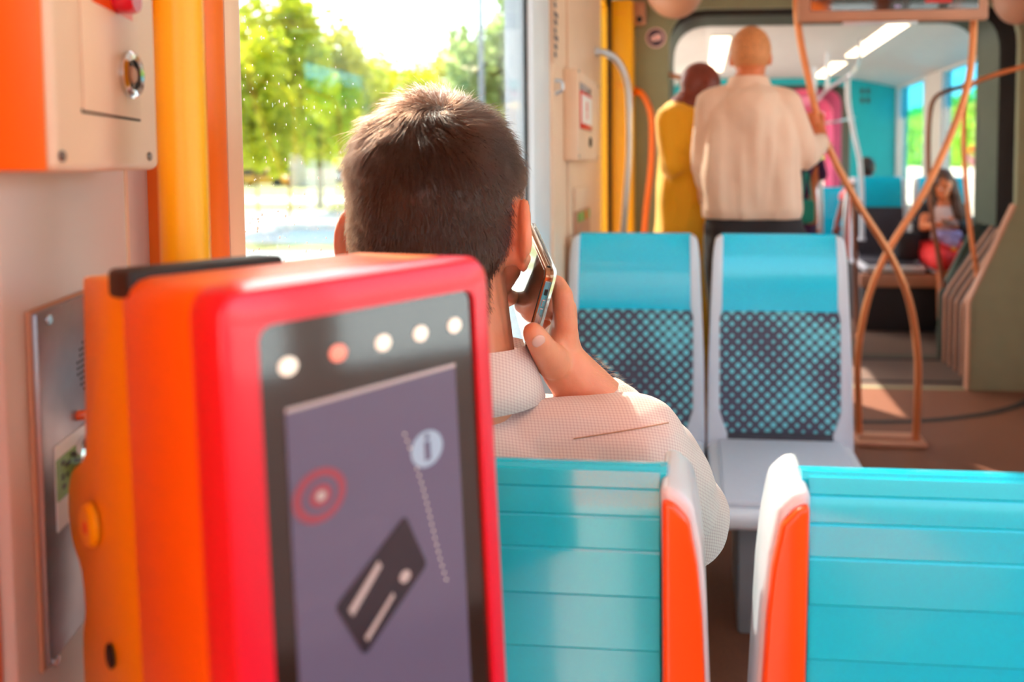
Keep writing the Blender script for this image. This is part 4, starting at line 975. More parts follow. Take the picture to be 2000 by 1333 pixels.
# right hand round the phone
b.cap(W_, U(1094, 664, 0.722), 0.024, 0.0205); b.cap(W_ + Vector((-0.004, 0.012, 0)), U(1096, 645, 0.742), 0.022, 0.019); b.cap(U(1092, 690, 0.712), U(1103, 634, 0.708), 0.019, 0.0145)
b.cap(U(1085, 690, 0.725), U(1096, 650, 0.755), 0.018, 0.014)
def finger(P, R):
    for i in range(len(P) - 1): b.cap(P[i], P[i + 1], R[i], R[i + 1], 12)
finger([U(1082, 708, 0.694), U(1064, 686, 0.668), U(1053, 668, 0.650), U(1041, 650, 0.640)], [0.0185, 0.0140, 0.0122, 0.0105])
finger([U(1103, 630, 0.702), U(1099, 578, 0.698), U(1087, 555, 0.716), U(1066, 554, 0.742)], [0.0128, 0.0112, 0.0100, 0.0085])
finger([U(1107, 640, 0.722), U(1108, 602, 0.736), U(1090, 584, 0.742), U(1073, 596, 0.728), U(1068, 612, 0.718)], [0.0125, 0.0108, 0.0100, 0.0092, 0.0082])
finger([U(1104, 652, 0.742), U(1104, 622, 0.758), U(1086, 606, 0.764), U(1068, 620, 0.748), U(1066, 636, 0.738)], [0.0118, 0.0102, 0.0094, 0.0088, 0.0078])
finger([U(1096, 668, 0.757), U(1094, 645, 0.772), U(1078, 632, 0.774), U(1064, 642, 0.760)], [0.0105, 0.0092, 0.0085, 0.0075])
b.ball(U(1000, 582, 0.735), (0.009, 0.013, 0.008), 2); b.cap(U(1000, 582, 0.735), U(975, 590, 0.75), 0.008, 0.010)
bod = obj('body', remesh(b, 0.0026, 5), 'skin_light', pm)
# thumb nail
tn = U(1047, 664, 0.6385); td = (U(1042, 652, 0.640) - U(1055, 672, 0.652)).normalized()
nv = (Vector((0, 0, CAMZ)) - tn).normalized(); nv = (nv - td * nv.dot(td)).normalized(); sv = td.cross(nv)
MN = Matrix.Identity(4); MN.col[0][:3] = sv; MN.col[1][:3] = td; MN.col[2][:3] = nv
m = MB(); m.ball(U(1045, 656, 0.642) + nv * 0.0082, (0.0066, 0.0082, 0.0024), 3, MN); m.build('thumb_nail', 'nail', pm)
# short hair: dark scalp on the body, strands rooted on it
wh = Vector((0.22, -0.50, 0.84)).normalized()
def hairy(x, y, z):
    """hair-covered region of the head, coordinates relative to the skull's middle (arrays)"""
    low = np.interp(y, [-0.12, -0.045, -0.025, -0.012, 0.03, 0.05, 0.075, 0.10], [-0.128, -0.118, -0.06, 0.0, 0.0, 0.01, 0.05, 0.09])
    return (z > low) & (np.hypot(x, y) < 0.125) & ~((np.abs(x) > 0.0815) & (z < -0.005) & (y > -0.03))
nv_ = len(bod.data.vertices); co = np.empty(nv_ * 3); no = np.empty(nv_ * 3)
bod.data.vertices.foreach_get('co', co); bod.data.vertices.foreach_get('normal', no); co = co.reshape(-1, 3); no = no.reshape(-1, 3)
rel = co - np.array(HC); hm = hairy(rel[:, 0], rel[:, 1], rel[:, 2]) & (rel[:, 2] > -0.14)
stb = np.where(hm, np.clip((rel[:, 2] + 0.132) / 0.06, 0, 1), 0.0)
at_ = bod.data.attributes.new('stubble', 'FLOAT', 'POINT'); at_.data.foreach_set('value', stb.astype(np.float32))
n_ = N(MATS['skin_light']); a_ = n_.new('ShaderNodeAttribute', attribute_name='stubble')
n_.link(n_.mix(a_.outputs['Fac'], n_.b.inputs['Base Color'].links[0].from_socket, lin((62, 36, 24))), n_.b.inputs['Base Color'])
hi = np.nonzero(hm & (rel[:, 1] < 0.06))[0]
def make_hair(n, seed):
    r = np.random.default_rng(seed); out = []
    while len(out) < n:
        i = hi[r.integers(0, len(hi))]; q = Vector(rel[i]) + Vector(r.normal(size=3)) * 0.0012; nrm = Vector(no[i]); u = q.normalized()
        if q.z < -0.07 and r.random() < (-q.z - 0.07) * 16: continue
        toww = u - wh; tang = (toww - nrm * toww.dot(nrm))
        dist = tang.length; tang = tang.normalized() if dist > 1e-4 else Vector((1, 0, 0))
        sw = nrm.cross(tang)
        topness = max(0.0, min(1.0, (u.z - 0.12) / 0.45))
        down = Vector((0, 0, -1)); down = (down - nrm * down.dot(nrm))
        flow = tang * 1.0 + sw * (0.9 * max(0, 1 - dist / 1.3)) + down * (1.0 * (1 - topness))
        if u.z > 0.6: flow += Vector((0.5, 0.5, 0.1)) * min(1, (u.z - 0.6) * 3)
        flow = (flow - nrm * flow.dot(nrm)).normalized()
        lock = noise.noise_vector(q * 75.0) * (0.38 * topness + 0.15)
        flow = (flow + lock + Vector(r.normal(size=3)) * 0.11).normalized()
        L = (0.008 + 0.021 * topness) * r.uniform(0.7, 1.15)
        if q.z < -0.05: L *= max(0.35, 1 - (-0.05 - q.z) * 9)
        lift = 0.42 if topness < 0.3 else (0.14 + 0.10 * r.random() + 0.16 * max(0, noise.noise(q * 60.0 + Vector((5, 0, 0)))))
        if r.random() < 0.006: lift += 0.5; L *= 1.2
        p = HC + q; pts = [p]; d = (flow + nrm * (lift + 0.2)).normalized()
        for k in range(4):
            p = p + d * (L / 4); pts.append(p)
            d = (d - nrm * (0.13 * topness + 0.05) + flow * 0.12).normalized()
        out.append([tuple(x) for x in pts])
    return np.array(out)
strands('hair', make_hair(34000, 3), 0.00019, 0.00005, 'hair_strand', pm)
# fine hair on the forearm
fa = []
ax = (EL - W_).normalized()
for k in range(420):
    t_ = rng.uniform(0.05, 0.42); c_ = W_ + (EL - W_) * t_; rad = 0.027 + 0.012 * min(1, t_ / 0.3)
    d_ = Vector((1.0, -0.1, 0.45)) + Vector(rng.normal(size=3)) * 0.5; d_ = (d_ - ax * d_.dot(ax)).normalized()
    p = c_ + d_ * rad; pts = [p]; dd = (d_ * 0.7 + ax * 0.8 + Vector(rng.normal(size=3)) * 0.25).normalized()
    for j in range(3): p = p + dd * 0.0028; pts.append(p)
    fa.append([tuple(x) for x in pts])
strands('forearm_hair', np.array(fa), 0.00006, 0.00002, 'arm_hair', pm)
# shirt
s = MB()
s.cap((-0.215, 0.668, 0.945), (-0.205, 0.70, 0.60), 0.124, 0.135); s.cap((-0.32, 0.675, 0.97), (-0.30, 0.70, 0.62), 0.10, 0.10); s.cap((-0.12, 0.675, 0.955), (-0.13, 0.70, 0.62), 0.10, 0.10)
s.cap((-0.215, 0.655, 1.008), SH + Vector((0.0, 0, 0.008)), 0.050, 0.056); s.cap((-0.215, 0.655, 1.012), SHL, 0.05, 0.056)
s.cap((-0.19, 0.70, 1.0), SH + Vector((-0.02, 0.04, -0.01)), 0.05, 0.055)
s.cap(SH, EL, 0.058, 0.050); s.ball(EL + Vector((0.004, -0.01, 0.0)), (0.05, 0.05, 0.055), 3)
cuff = W_ + (EL - W_) * 0.34
s.cap(EL, cuff, 0.052, 0.046)
s.cap(SHL, ELL, 0.06, 0.052); s.cap(ELL, ELL + (WRL - ELL) * 0.6, 0.052, 0.044)
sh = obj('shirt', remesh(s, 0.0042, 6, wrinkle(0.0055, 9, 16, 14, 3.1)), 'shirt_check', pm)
# collar: a folded band round the neck
rows = []
nb = HC + Vector((0.026, -0.006, -0.172)); 
for f_, (dr, dz) in enumerate(((0.056, 0.026), (0.060, 0.033), (0.064, 0.022), (0.070, 0.0), (0.075, -0.020))):
    rows.append([(nb.x + dr * 1.02 * math.sin(a), nb.y - dr * math.cos(a), nb.z + dz - 0.012 * (1 - math.cos(a)) / 2 - 0.006 + 0.012 * math.sin(a) * 0) for a in np.linspace(-2.6, 2.6, 41)])
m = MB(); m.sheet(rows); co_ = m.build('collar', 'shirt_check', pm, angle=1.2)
md = co_.modifiers.new('thick', 'SOLIDIFY'); md.thickness = 0.0025
# yoke seam across the back
from mathutils.bvhtree import BVHTree
def snap(me, pts, off=0.0006):
    bv = BVHTree.FromPolygons([v.co for v in me.vertices], [tuple(p.vertices) for p in me.polygons]); out = []
    for p in pts:
        o_ = Vector((0, 0, CAMZ)); h = bv.ray_cast(o_, (Vector(p) - o_).normalized())
        if h[0] is not None: out.append(h[0] + h[1] * off)
    return out
sp = snap(sh.data, [U(1120 + 18.5 * i, 858 - 2.6 * i - 0.05 * i * i, 0.7) for i in range(11)])
if len(sp) > 3:
    m = MB(); m.tube(sp, 0.0007, 6, 2); m.build('yoke_seam', 'tan_trim', sh)
# trousers
s = MB(); s.cap((-0.29, 0.72, 0.50), (-0.31, 1.18, 0.52), 0.10, 0.075); s.cap((-0.13, 0.72, 0.50), (-0.10, 1.18, 0.52), 0.10, 0.075); s.cap((-0.29, 0.70, 0.53), (-0.13, 0.70, 0.53), 0.12, 0.12)
s.cap((-0.31, 1.18, 0.52), (-0.31, 1.22, 0.12), 0.07, 0.055); s.cap((-0.10, 1.18, 0.52), (-0.10, 1.22, 0.12), 0.07, 0.055)
obj('trousers', remesh(s, 0.012, 4), 'trouser_blue', pm)
for x in (-0.31, -0.10):
    s = MB(); s.cap((x, 1.20, 0.05), (x, 1.36, 0.04), 0.045, 0.038); obj('shoe', remesh(s, 0.008, 3, lambda co, no: np.stack([co[:, 0], co[:, 1], np.maximum(co[:, 2], 0.002)], 1)), 'shoe_black', pm)

# ---------- his phone
A, B, C_ = U(1026, 432, 0.785), U(1068, 530, 0.648), U(1026, 690, 0.655)
e1 = (A - B).normalized(); e2 = (C_ - B); e2 = (e2 - e1 * e2.dot(e1)).normalized(); e3 = e1.cross(e2).normalized()
if e3.dot(Vector((0, 0, CAMZ)) - B) < 0: e3 = -e3
PL, PW, PT = 0.150, (C_ - B).length * 0.98, 0.0085
PM = Matrix.Identity(4); PM.col[0][:3] = e1; PM.col[1][:3] = -e3; PM.col[2][:3] = e2; PM.col[3][:3] = B
ph = thing('mobile_phone', 'smartphone in a clear case held against the right ear', 'phone', B)
out = rounded([(0, 0), (PL, 0), (PL, PW), (0, PW)], 0.010, 6)
m = MB(); m.prism(out, 0.0, PT, 0.0022, 3, PM); fr_ = m.build('frame', 'phone_gold', ph)
m = MB(); m.prism(rounded([(0.0025, 0.0025), (PL - 0.0025, 0.0025), (PL - 0.0025, PW - 0.0025), (0.0025, PW - 0.0025)], 0.008, 6), -0.0008, 0.0006, 0, 2, PM); m.build('screen', 'phone_glass', ph, smooth=False)
m = MB(); m.box(-0.0012, 0.0006, 0.0012, PT - 0.0012, 0.010, PW - 0.010, 0.0004, 1, PM); m.build('side_band', 'phone_silver', ph)
for a, b_2, mt in ((0.018, 0.024, 'hole_black'), (0.029, 0.036, 'phone_silver'), (0.038, 0.045, 'phone_silver')):
    m = MB(); m.box(-0.0022, 0.0, 0.003, 0.0062, a, b_2, 0.0004, 1, PM); m.build('side_button', mt, ph)
m = MB(); disc(m, PM @ Vector((0.013, PT * 0.5, -0.0001)), -e2, 0.0021, 0.0004, seg=14); m.build('jack_hole', 'hole_black', ph)
m = MB(); m.prism(rounded([(-0.0022, -0.0022), (PL + 0.002, -0.0022), (PL + 0.002, PW + 0.0022), (-0.0022, PW + 0.0022)], 0.012, 6), 0.0052, PT + 0.002, 0.001, 2, PM); m.build('clear_case', 'glass_clear', ph)

# ---------- standing people
def figure(label, loc): return person(label, loc)
def rig(b, prims):
    for p in prims:
        if len(p) == 4: b.cap(*p)
        else: b.ball(*p)
V = Vector
def head(b, c, s=1.0, rot=None, look=(0, 1, 0)):
    """skull, jaw, nose, brows, ears; look is where the face points"""
    f = V(look).normalized(); side = V((f.y, -f.x, 0)).normalized(); up = side.cross(f).normalized()
    c = V(c); at = lambda x, y, z: c + (side * x + f * y + up * z) * s
    M = Matrix.Identity(4); M.col[0][:3] = side; M.col[1][:3] = f; M.col[2][:3] = up
    b.ball(c, (0.076 * s, 0.096 * s, 0.098 * s), 3, M); b.ball(at(0, 0.035, -0.06), (0.060 * s, 0.062 * s, 0.075 * s), 3, M)
    b.ball(at(0, 0.07, -0.115), (0.03 * s, 0.028 * s, 0.024 * s), 2, M)
    b.cap(at(0, 0.095, -0.02), at(0, 0.115, -0.052), 0.010 * s, 0.015 * s); b.cap(at(-0.016, 0.09, -0.086), at(0.016, 0.09, -0.086), 0.010 * s, 0.010 * s)
    for k in (-1, 1):
        b.ball(at(k * 0.03, 0.084, 0.004), (0.018 * s, 0.014 * s, 0.008 * s), 2, M); b.ball(at(k * 0.081, -0.002, -0.022), (0.008 * s, 0.018 * s, 0.031 * s), 2, M)
    return at
def eyes(at, par, s=1.0):
    for k in (-1, 1):
        m = MB(); m.ball(at(k * 0.03, 0.084, -0.014), 0.011 * s, 2); e = m.build('eye', 'sign_white', par)
        m = MB(); m.ball(at(k * 0.03, 0.0925, -0.014), 0.0055 * s, 2); m.build('iris', 'hole_black', e)
def hand(b, w, d, n, s=1.0, curl=0.5):
    """palm and five fingers from wrist w along d, palm facing n"""
    d = V(d).normalized(); n = V(n); n = (n - d * n.dot(d)).normalized(); t = d.cross(n)
    b.cap(w, w + d * 0.05 * s, 0.024 * s, 0.028 * s)
    for k, L in enumerate((0.070, 0.080, 0.074, 0.058)):
        r = w + d * 0.075 * s + t * (0.030 - 0.020 * k) * s; q = r + (d * (1 - curl) + n * curl) * L * 0.55 * s; e = q + (d * (0.5 - curl) + n * 1.0).normalized() * L * 0.5 * s
        b.cap(w + d * 0.04 * s + t * (0.02 - 0.013 * k) * s, r, 0.013 * s, 0.0105 * s); b.cap(r, q, 0.0105 * s, 0.0095 * s); b.cap(q, e, 0.0095 * s, 0.008 * s)
    r = w + d * 0.02 * s + t * 0.022 * s; q = r + (d * 0.6 + t * 0.6 + n * 0.4) * 0.04 * s; b.cap(r, q, 0.014 * s, 0.011 * s); b.cap(q, q + (d * 0.6 + n * 0.7) * 0.032 * s, 0.011 * s, 0.009 * s)
# older person in a pale shirt holding the pole
D = 2.85
po = figure('standing person with cropped grey hair, pale shirt and dark trousers holding the pole', (0.21, D, 0))
hd = U(1466, 106, D); shl, shr = U(1388, 205, D), U(1535, 205, D)
elr, wrr = U(1572, 300, D + 0.02), U(1606, 276, DX - 0.10); ell_, wrl = U(1376, 330, D + 0.02), U(1392, 400, D + 0.22)
hpl, hpr = V((0.12, D, 0.98)), V((0.34, D, 0.98))
b = MB(); at = head(b, hd, 0.98, look=(0.15, 1, -0.05)); nk = U(1462, 178, D)
rig(b, [(hd + V((0, -0.01, -0.05)), nk, 0.055, 0.062), (nk, V((0.23, D, 1.1)), 0.09, 0.11), (shl, ell_, 0.05, 0.04), (ell_, wrl, 0.04, 0.028), (shr, elr, 0.05, 0.042), (elr, wrr, 0.042, 0.03), (nk, shl, 0.06, 0.05), (nk, shr, 0.06, 0.05)])
for hp, x in ((hpl, 0.13), (hpr, 0.35)): rig(b, [(hp, V((x, D + 0.01, 0.52)), 0.08, 0.055), (V((x, D + 0.01, 0.52)), V((x, D - 0.01, 0.1)), 0.055, 0.04), (V((x, D, 0.08)), V((x, D + 0.16, 0.04)), 0.035, 0.03)])
b.cap(wrr, U(1594, 250, DX - 0.045), 0.03, 0.036); b.cap(U(1600, 262, DX - 0.045), U(1586, 232, DX - 0.045), 0.034, 0.032)
for k, (px_, py_) in enumerate(((1582, 226), (1588, 238), (1594, 250), (1600, 262))):
    q = U(px_, py_, DX - 0.045); b.cap(q, q + V((-0.045, 0.02, -0.004)), 0.016, 0.0145); b.cap(q + V((-0.045, 0.02, -0.004)), q + V((-0.04, 0.06, -0.004)), 0.0145, 0.013); b.cap(q + V((-0.04, 0.06, -0.004)), q + V((-0.005, 0.068, 0)), 0.013, 0.011)
b.cap(U(1604, 248, DX - 0.03), U(1604, 226, DX - 0.005), 0.018, 0.014); b.cap(U(1604, 226, DX - 0.005), U(1592, 212, DX + 0.01), 0.014, 0.011)
hand(b, wrl, (0.3, 0.5, -0.4), (0.5, 0, 0.3))
obj('body', remesh(b, 0.006, 3), 'skin_tan', po); eyes(at, po)
s = MB(); s.ball(hd + V((0, -0.004, 0.012)), (0.0825, 0.101, 0.100), 4); me = remesh(s, 0.005, 2)
bm2 = bmesh.new(); bm2.from_mesh(me); bmesh.ops.delete(bm2, geom=[v for v in bm2.verts if v.co.z < hd.z - 0.055 or (v.co.y > hd.y + 0.045 and v.co.z < hd.z + 0.055)], context='VERTS'); bm2.to_mesh(me); bm2.free()
obj('hair', me, 'hair_grey_sunlit', po)
s = MB(); cen = V((0.215, D, 1.3))
rig(s, [(V((0.125, D, 1.47)), V((0.125, D, 1.10)), 0.105, 0.12), (V((0.29, D, 1.47)), V((0.31, D, 1.10)), 0.105, 0.12), (V((0.215, D - 0.02, 1.50)), V((0.215, D, 1.10)), 0.13, 0.13),
        (nk + V((0, 0, -0.02)), shl + V((0, 0, 0.0)), 0.065, 0.068), (nk + V((0, 0, -0.02)), shr, 0.065, 0.068), (shl, ell_, 0.066, 0.056), (ell_, wrl, 0.056, 0.042), (shr, elr, 0.066, 0.062), (elr, wrr + (elr - wrr) * 0.15, 0.062, 0.046)])
def hem(z):
    w_ = wrinkle(0.022, 9, 6, 3.2, 1.7)
    def fn(co, no):
        c0 = co.copy(); k = np.clip((1.52 - co[:, 2]) / 0.12, 0.1, 1)[:, None]; co = c0 + (w_(co, no) - c0) * k; co[:, 2] = np.where(co[:, 2] < z, z + (co[:, 2] - z) * 0.08, co[:, 2]); return co
    return fn
obj('shirt', remesh(s, 0.0085, 3, hem(U(1460, 425, D).z)), 'shirt_warm_lit', po)
m = MB(); m.sheet([[(nk.x + r_ * math.sin(a), nk.y - r_ * 0.95 * math.cos(a), nk.z + z_) for a in np.linspace(-2.7, 2.7, 31)] for r_, z_ in ((0.074, 0.046), (0.079, 0.052), (0.090, 0.02), (0.104, -0.012))]); c_ = m.build('collar', 'shirt_warm_lit', po, angle=1.2); c_.modifiers.new('thick', 'SOLIDIFY').thickness = 0.003
s = MB()
for hp, x in ((hpl, 0.13), (hpr, 0.35)): rig(s, [(hp, V((x, D + 0.01, 0.52)), 0.105, 0.08), (V((x, D + 0.01, 0.52)), V((x, D - 0.01, 0.10)), 0.08, 0.065)])
rig(s, [(V((0.13, D, 1.02)), V((0.32, D, 1.02)), 0.115, 0.115)]); obj('trousers', remesh(s, 0.012, 3, wrinkle(0.008, 8, 8, 5)), 'trouser_dark', po)
for x in (0.13, 0.35):
    s = MB(); s.cap((x, D - 0.03, 0.055), (x, D + 0.16, 0.045), 0.05, 0.042); obj('shoe', remesh(s, 0.009, 3, lambda co, no: np.stack([co[:, 0], co[:, 1], np.maximum(co[:, 2], 0.002)], 1)), 'shoe_black', po)

# bald person in a yellow robe
D = 3.12
pr_ = figure('bald person standing in a long yellow robe beside the door rails', (-0.05, D, 0))
hd = U(1368, 164, D); nk = U(1345, 212, D); shn, shf = U(1312, 236, D - 0.08), U(1392, 236, D + 0.12)
eln, wrn = U(1316, 322, D - 0.12), U(1392, 338, D + 0.05); elf, wrf = U(1420, 330, D + 0.16), U(1440, 352, D + 0.16)
b = MB(); at = head(b, hd, 1.0, look=(0.9, 0.42, -0.30))
rig(b, [(hd + V((-0.02, -0.01, -0.04)), nk, 0.058, 0.066), (nk, V((-0.05, D, 1.1)), 0.09, 0.11), (shn, eln, 0.05, 0.04), (eln, wrn, 0.04, 0.028), (shf, elf, 0.05, 0.04), (elf, wrf, 0.04, 0.028), (nk, shn, 0.06, 0.05), (nk, shf, 0.06, 0.05),
        (V((-0.09, D, 0.95)), V((-0.09, D, 0.1)), 0.085, 0.045), (V((0.04, D + 0.05, 0.95)), V((0.04, D + 0.05, 0.1)), 0.085, 0.045), (V((-0.09, D, 0.07)), V((0.06, D + 0.02, 0.04)), 0.035, 0.03), (V((0.04, D + 0.05, 0.07)), V((0.19, D + 0.08, 0.04)), 0.035, 0.03)])
hand(b, wrn, (0.9, 0.3, -0.1), (0, 0.3, -1), 1.0, 0.4); hand(b, wrf, (0.9, 0.1, -0.2), (0, 0.3, -1), 1.0, 0.4)
obj('body', remesh(b, 0.006, 3), 'skin_brown', pr_); eyes(at, pr_)
s = MB(); rig(s, [(nk + V((0, 0, -0.03)), shn, 0.07, 0.07), (nk + V((0, 0, -0.03)), shf, 0.07, 0.07), (V((-0.065, D, 1.46)), V((-0.06, D, 1.05)), 0.125, 0.125), (V((0.02, D + 0.03, 1.44)), V((0.03, D + 0.03, 1.05)), 0.115, 0.12),
        (shn, eln, 0.072, 0.066), (eln, wrn, 0.068, 0.062), (shf, elf, 0.07, 0.064), (elf, wrf, 0.062, 0.055), (V((-0.06, D, 1.1)), V((-0.07, D, 0.14)), 0.125, 0.17), (V((0.03, D + 0.03, 1.1)), V((0.04, D + 0.03, 0.14)), 0.12, 0.16)])
obj('robe', remesh(s, 0.009, 3, wrinkle(0.02, 10, 10, 3, 5.2)), 'robe_yellow', pr_)
m = MB(); m.sheet([[(nk.x + r_ * math.sin(a), nk.y - r_ * math.cos(a), nk.z + z_) for a in np.linspace(-3.1, 3.1, 31)] for r_, z_ in ((0.07, 0.025), (0.076, 0.028), (0.085, -0.01), (0.095, -0.03))]); c_ = m.build('robe_collar', 'robe_yellow', pr_, angle=1.2); c_.modifiers.new('thick', 'SOLIDIFY').thickness = 0.004
for x, y in ((-0.02, D), (0.11, D + 0.06)):
    s = MB(); s.cap((x - 0.09, y, 0.05), (x + 0.09, y + 0.03, 0.042), 0.046, 0.04); obj('shoe', remesh(s, 0.009, 3, lambda co, no: np.stack([co[:, 0], co[:, 1], np.maximum(co[:, 2], 0.002)], 1)), 'shoe_black', pr_)

# girl reading on her phone
D = 5.55
gx = U(1838, 400, D).x
pg_ = figure('seated girl with long brown hair looking down at a phone', (gx, D - 0.1, 0.3))
hd = U(1842, 358, D - 0.05); nk = U(1842, 398, D)
b = MB(); at = head(b, hd, 0.88, look=(-0.12, -1, -0.5)); ch = V((gx, D, 0.98)); 
gh = U(1850, 440, D - 0.28); wl_, wr_ = gh + V((-0.07, 0.05, -0.01)), gh + V((0.07, 0.05, -0.01))
rig(b, [(hd + V((0, 0.01, -0.05)), nk, 0.045, 0.05), (nk, V((gx, D, 0.7)), 0.075, 0.09), (nk + V((-0.13, 0, -0.06)), V((gx - 0.16, D - 0.08, 0.80)), 0.04, 0.034), (V((gx - 0.16, D - 0.08, 0.80)), wl_, 0.034, 0.024), (nk + V((0.13, 0, -0.06)), V((gx + 0.16, D - 0.08, 0.80)), 0.04, 0.034), (V((gx + 0.16, D - 0.08, 0.80)), wr_, 0.034, 0.024),
        (V((gx - 0.08, D, 0.62)), V((gx - 0.1, D - 0.36, 0.60)), 0.075, 0.055), (V((gx + 0.08, D, 0.62)), V((gx + 0.1, D - 0.36, 0.60)), 0.075, 0.055), (V((gx - 0.1, D - 0.36, 0.60)), V((gx - 0.1, D - 0.36, 0.15)), 0.05, 0.036), (V((gx + 0.1, D - 0.36, 0.60)), V((gx + 0.1, D - 0.36, 0.15)), 0.05, 0.036)])
hand(b, wl_, gh - wl_ + V((0.01, -0.03, 0.02)), (0.3, -0.5, 0.6), 0.85, 0.5); hand(b, wr_, gh - wr_ + V((-0.01, -0.03, 0.02)), (-0.3, -0.5, 0.6), 0.85, 0.5)
obj('body', remesh(b, 0.006, 3), 'skin_tan', pg_); eyes(at, pg_, 0.88)
s = MB(); s.ball(hd + V((0, 0.018, 0.018)), (0.088, 0.098, 0.096), 3); rig(s, [(hd + V((0.07, 0.02, 0.0)), hd + V((0.115, 0.0, -0.24)), 0.045, 0.055), (hd + V((0.075, 0.0, -0.05)), hd + V((0.14, -0.03, -0.30)), 0.035, 0.03), (hd + V((-0.07, 0.04, 0.0)), hd + V((-0.085, 0.05, -0.2)), 0.035, 0.035), (hd + V((0, 0.06, 0)), hd + V((0, 0.07, -0.2)), 0.07, 0.07)])
hr = remesh(s, 0.006, 2, wrinkle(0.01, 50, 50, 9)); bm2 = bmesh.new(); bm2.from_mesh(hr)
bmesh.ops.delete(bm2, geom=[v for v in bm2.verts if (V(v.co) - at(0, 0.075, -0.045)).length < 0.066], context='VERTS'); bm2.to_mesh(hr); bm2.free(); obj('hair', hr, 'hair_long', pg_)
s = MB(); rig(s, [(nk + V((0, 0, -0.06)), V((gx, D, 0.72)), 0.09, 0.105)]); obj('blouse', remesh(s, 0.009, 3), 'top_pale', pg_)
s = MB(); rig(s, [(nk + V((-0.13, 0.02, -0.06)), V((gx - 0.13, D + 0.04, 0.68)), 0.075, 0.085), (nk + V((0.13, 0.02, -0.06)), V((gx + 0.13, D + 0.04, 0.68)), 0.075, 0.085), (nk + V((0, 0.06, -0.07)), V((gx, D + 0.08, 0.68)), 0.08, 0.09), (nk + V((0.14, 0, -0.08)), V((gx + 0.17, D - 0.08, 0.80)), 0.06, 0.055), (V((gx + 0.17, D - 0.08, 0.80)), wr_ + V((0.05, 0.03, 0)), 0.055, 0.04)])
obj('jacket', remesh(s, 0.009, 3), 'jacket_black', pg_)
s = MB(); rig(s, [(V((gx - 0.10, D, 0.60)), V((gx - 0.12, D - 0.38, 0.58)), 0.105, 0.085), (V((gx + 0.10, D, 0.60)), V((gx + 0.12, D - 0.38, 0.58)), 0.105, 0.085), (V((gx, D - 0.05, 0.60)), V((gx, D - 0.36, 0.57)), 0.10, 0.08)]); obj('skirt', remesh(s, 0.011, 3, wrinkle(0.012, 9, 9, 9)), 'skirt_red', pg_)
for x in (-0.1, 0.1):
    s = MB(); s.cap((gx + x, D - 0.34, 0.05), (gx + x, D - 0.48, 0.04), 0.042, 0.036); obj('shoe', remesh(s, 0.009, 3, lambda co, no: np.stack([co[:, 0], co[:, 1], np.maximum(co[:, 2], 0.002)], 1)), 'shoe_black', pg_)
gp = thing('mobile_phone', 'small brown phone in the girl\'s hands', 'phone', gh)
Mg = Matrix.Translation(gh + V((0, -0.05, 0.02))) @ Matrix.Rotation(-0.9, 4, 'X')
m = MB(); m.box(-0.06, 0.06, -0.004, 0.004, -0.035, 0.035, 0.003, 2, Mg); m.build('case', 'brown_rail', gp)
m = MB(); m.box(-0.055, 0.055, 0.004, 0.005, -0.031, 0.031, 0, M=Mg); m.build('screen', 'screen_black', gp)
q = U(1856, 462, D - 0.30); lp = thing('lilac_cloth', 'lilac scarf on the girl\'s lap under the phone', 'scarf', q)
s = MB(); rig(s, [(q + V((-0.06, 0.04, 0)), q + V((0.06, 0.04, 0.0)), 0.045, 0.04), (q + V((-0.02, 0.02, -0.03)), q + V((0.04, 0.0, -0.05)), 0.035, 0.03)]); obj('cloth', remesh(s, 0.006, 2, wrinkle(0.012, 40, 40, 20)), 'cloth_lilac', lp)
m = MB(); m.ball(q + V((0.01, -0.05, -0.09)), (0.02, 0.012, 0.015), 2); m.build('yellow_charm', 'yellow_paint', lp)
q = U(1776, 480, 5.45); hb = thing('handbag', 'black handbag on the seat beside the girl', 'bag', (q.x, q.y, 0.53))
m = MB(); m.box(q.x - 0.10, q.x + 0.08, 5.42, 5.54, 0.538, 0.76, 0.03, 3); m.build('body', 'bag_black', hb)
m = MB(); m.tube([(q.x - 0.07, 5.48, 0.75), (q.x - 0.05, 5.48, 0.84), (q.x + 0.03, 5.48, 0.84), (q.x + 0.05, 5.48, 0.75)], 0.008, 8, 6); m.build('strap', 'bag_black', hb)

# child behind the row, back turned
D = 6.22
hd = U(1692, 328, D); pk = figure('child with cropped dark hair in a pink shirt seen over the seat', (hd.x, D, 0.3))
b = MB(); at = head(b, hd, 0.86, look=(0.25, 1, -0.1)); nk = hd + V((0, -0.005, -0.12)); ar = U(1650, 385, D - 0.10); ah = U(1634, 438, D - 0.18)
rig(b, [(hd + V((0, 0, -0.05)), nk, 0.045, 0.05), (nk, V((hd.x, D, 0.65)), 0.07, 0.09), (nk + V((-0.12, 0, -0.05)), ar, 0.042, 0.036), (ar, ah, 0.034, 0.024), (nk + V((0.12, 0, -0.05)), V((hd.x + 0.16, D + 0.1, 0.85)), 0.042, 0.034), (V((hd.x + 0.16, D + 0.1, 0.85)), V((hd.x + 0.1, D + 0.26, 0.78)), 0.034, 0.024),
        (V((hd.x - 0.08, D, 0.62)), V((hd.x - 0.09, D + 0.34, 0.6)), 0.07, 0.05), (V((hd.x + 0.08, D, 0.62)), V((hd.x + 0.09, D + 0.34, 0.6)), 0.07, 0.05), (V((hd.x - 0.09, D + 0.34, 0.6)), V((hd.x - 0.09, D + 0.34, 0.2)), 0.05, 0.036), (V((hd.x + 0.09, D + 0.34, 0.6)), V((hd.x + 0.09, D + 0.34, 0.2)), 0.05, 0.036)])
hand(b, ah, (-0.1, -0.2, -1), (0.3, 1, 0), 0.8, 0.3); hand(b, V((hd.x + 0.1, D + 0.26, 0.78)), (-0.3, 1, -0.2), (-0.4, 0, -1), 0.8, 0.3)
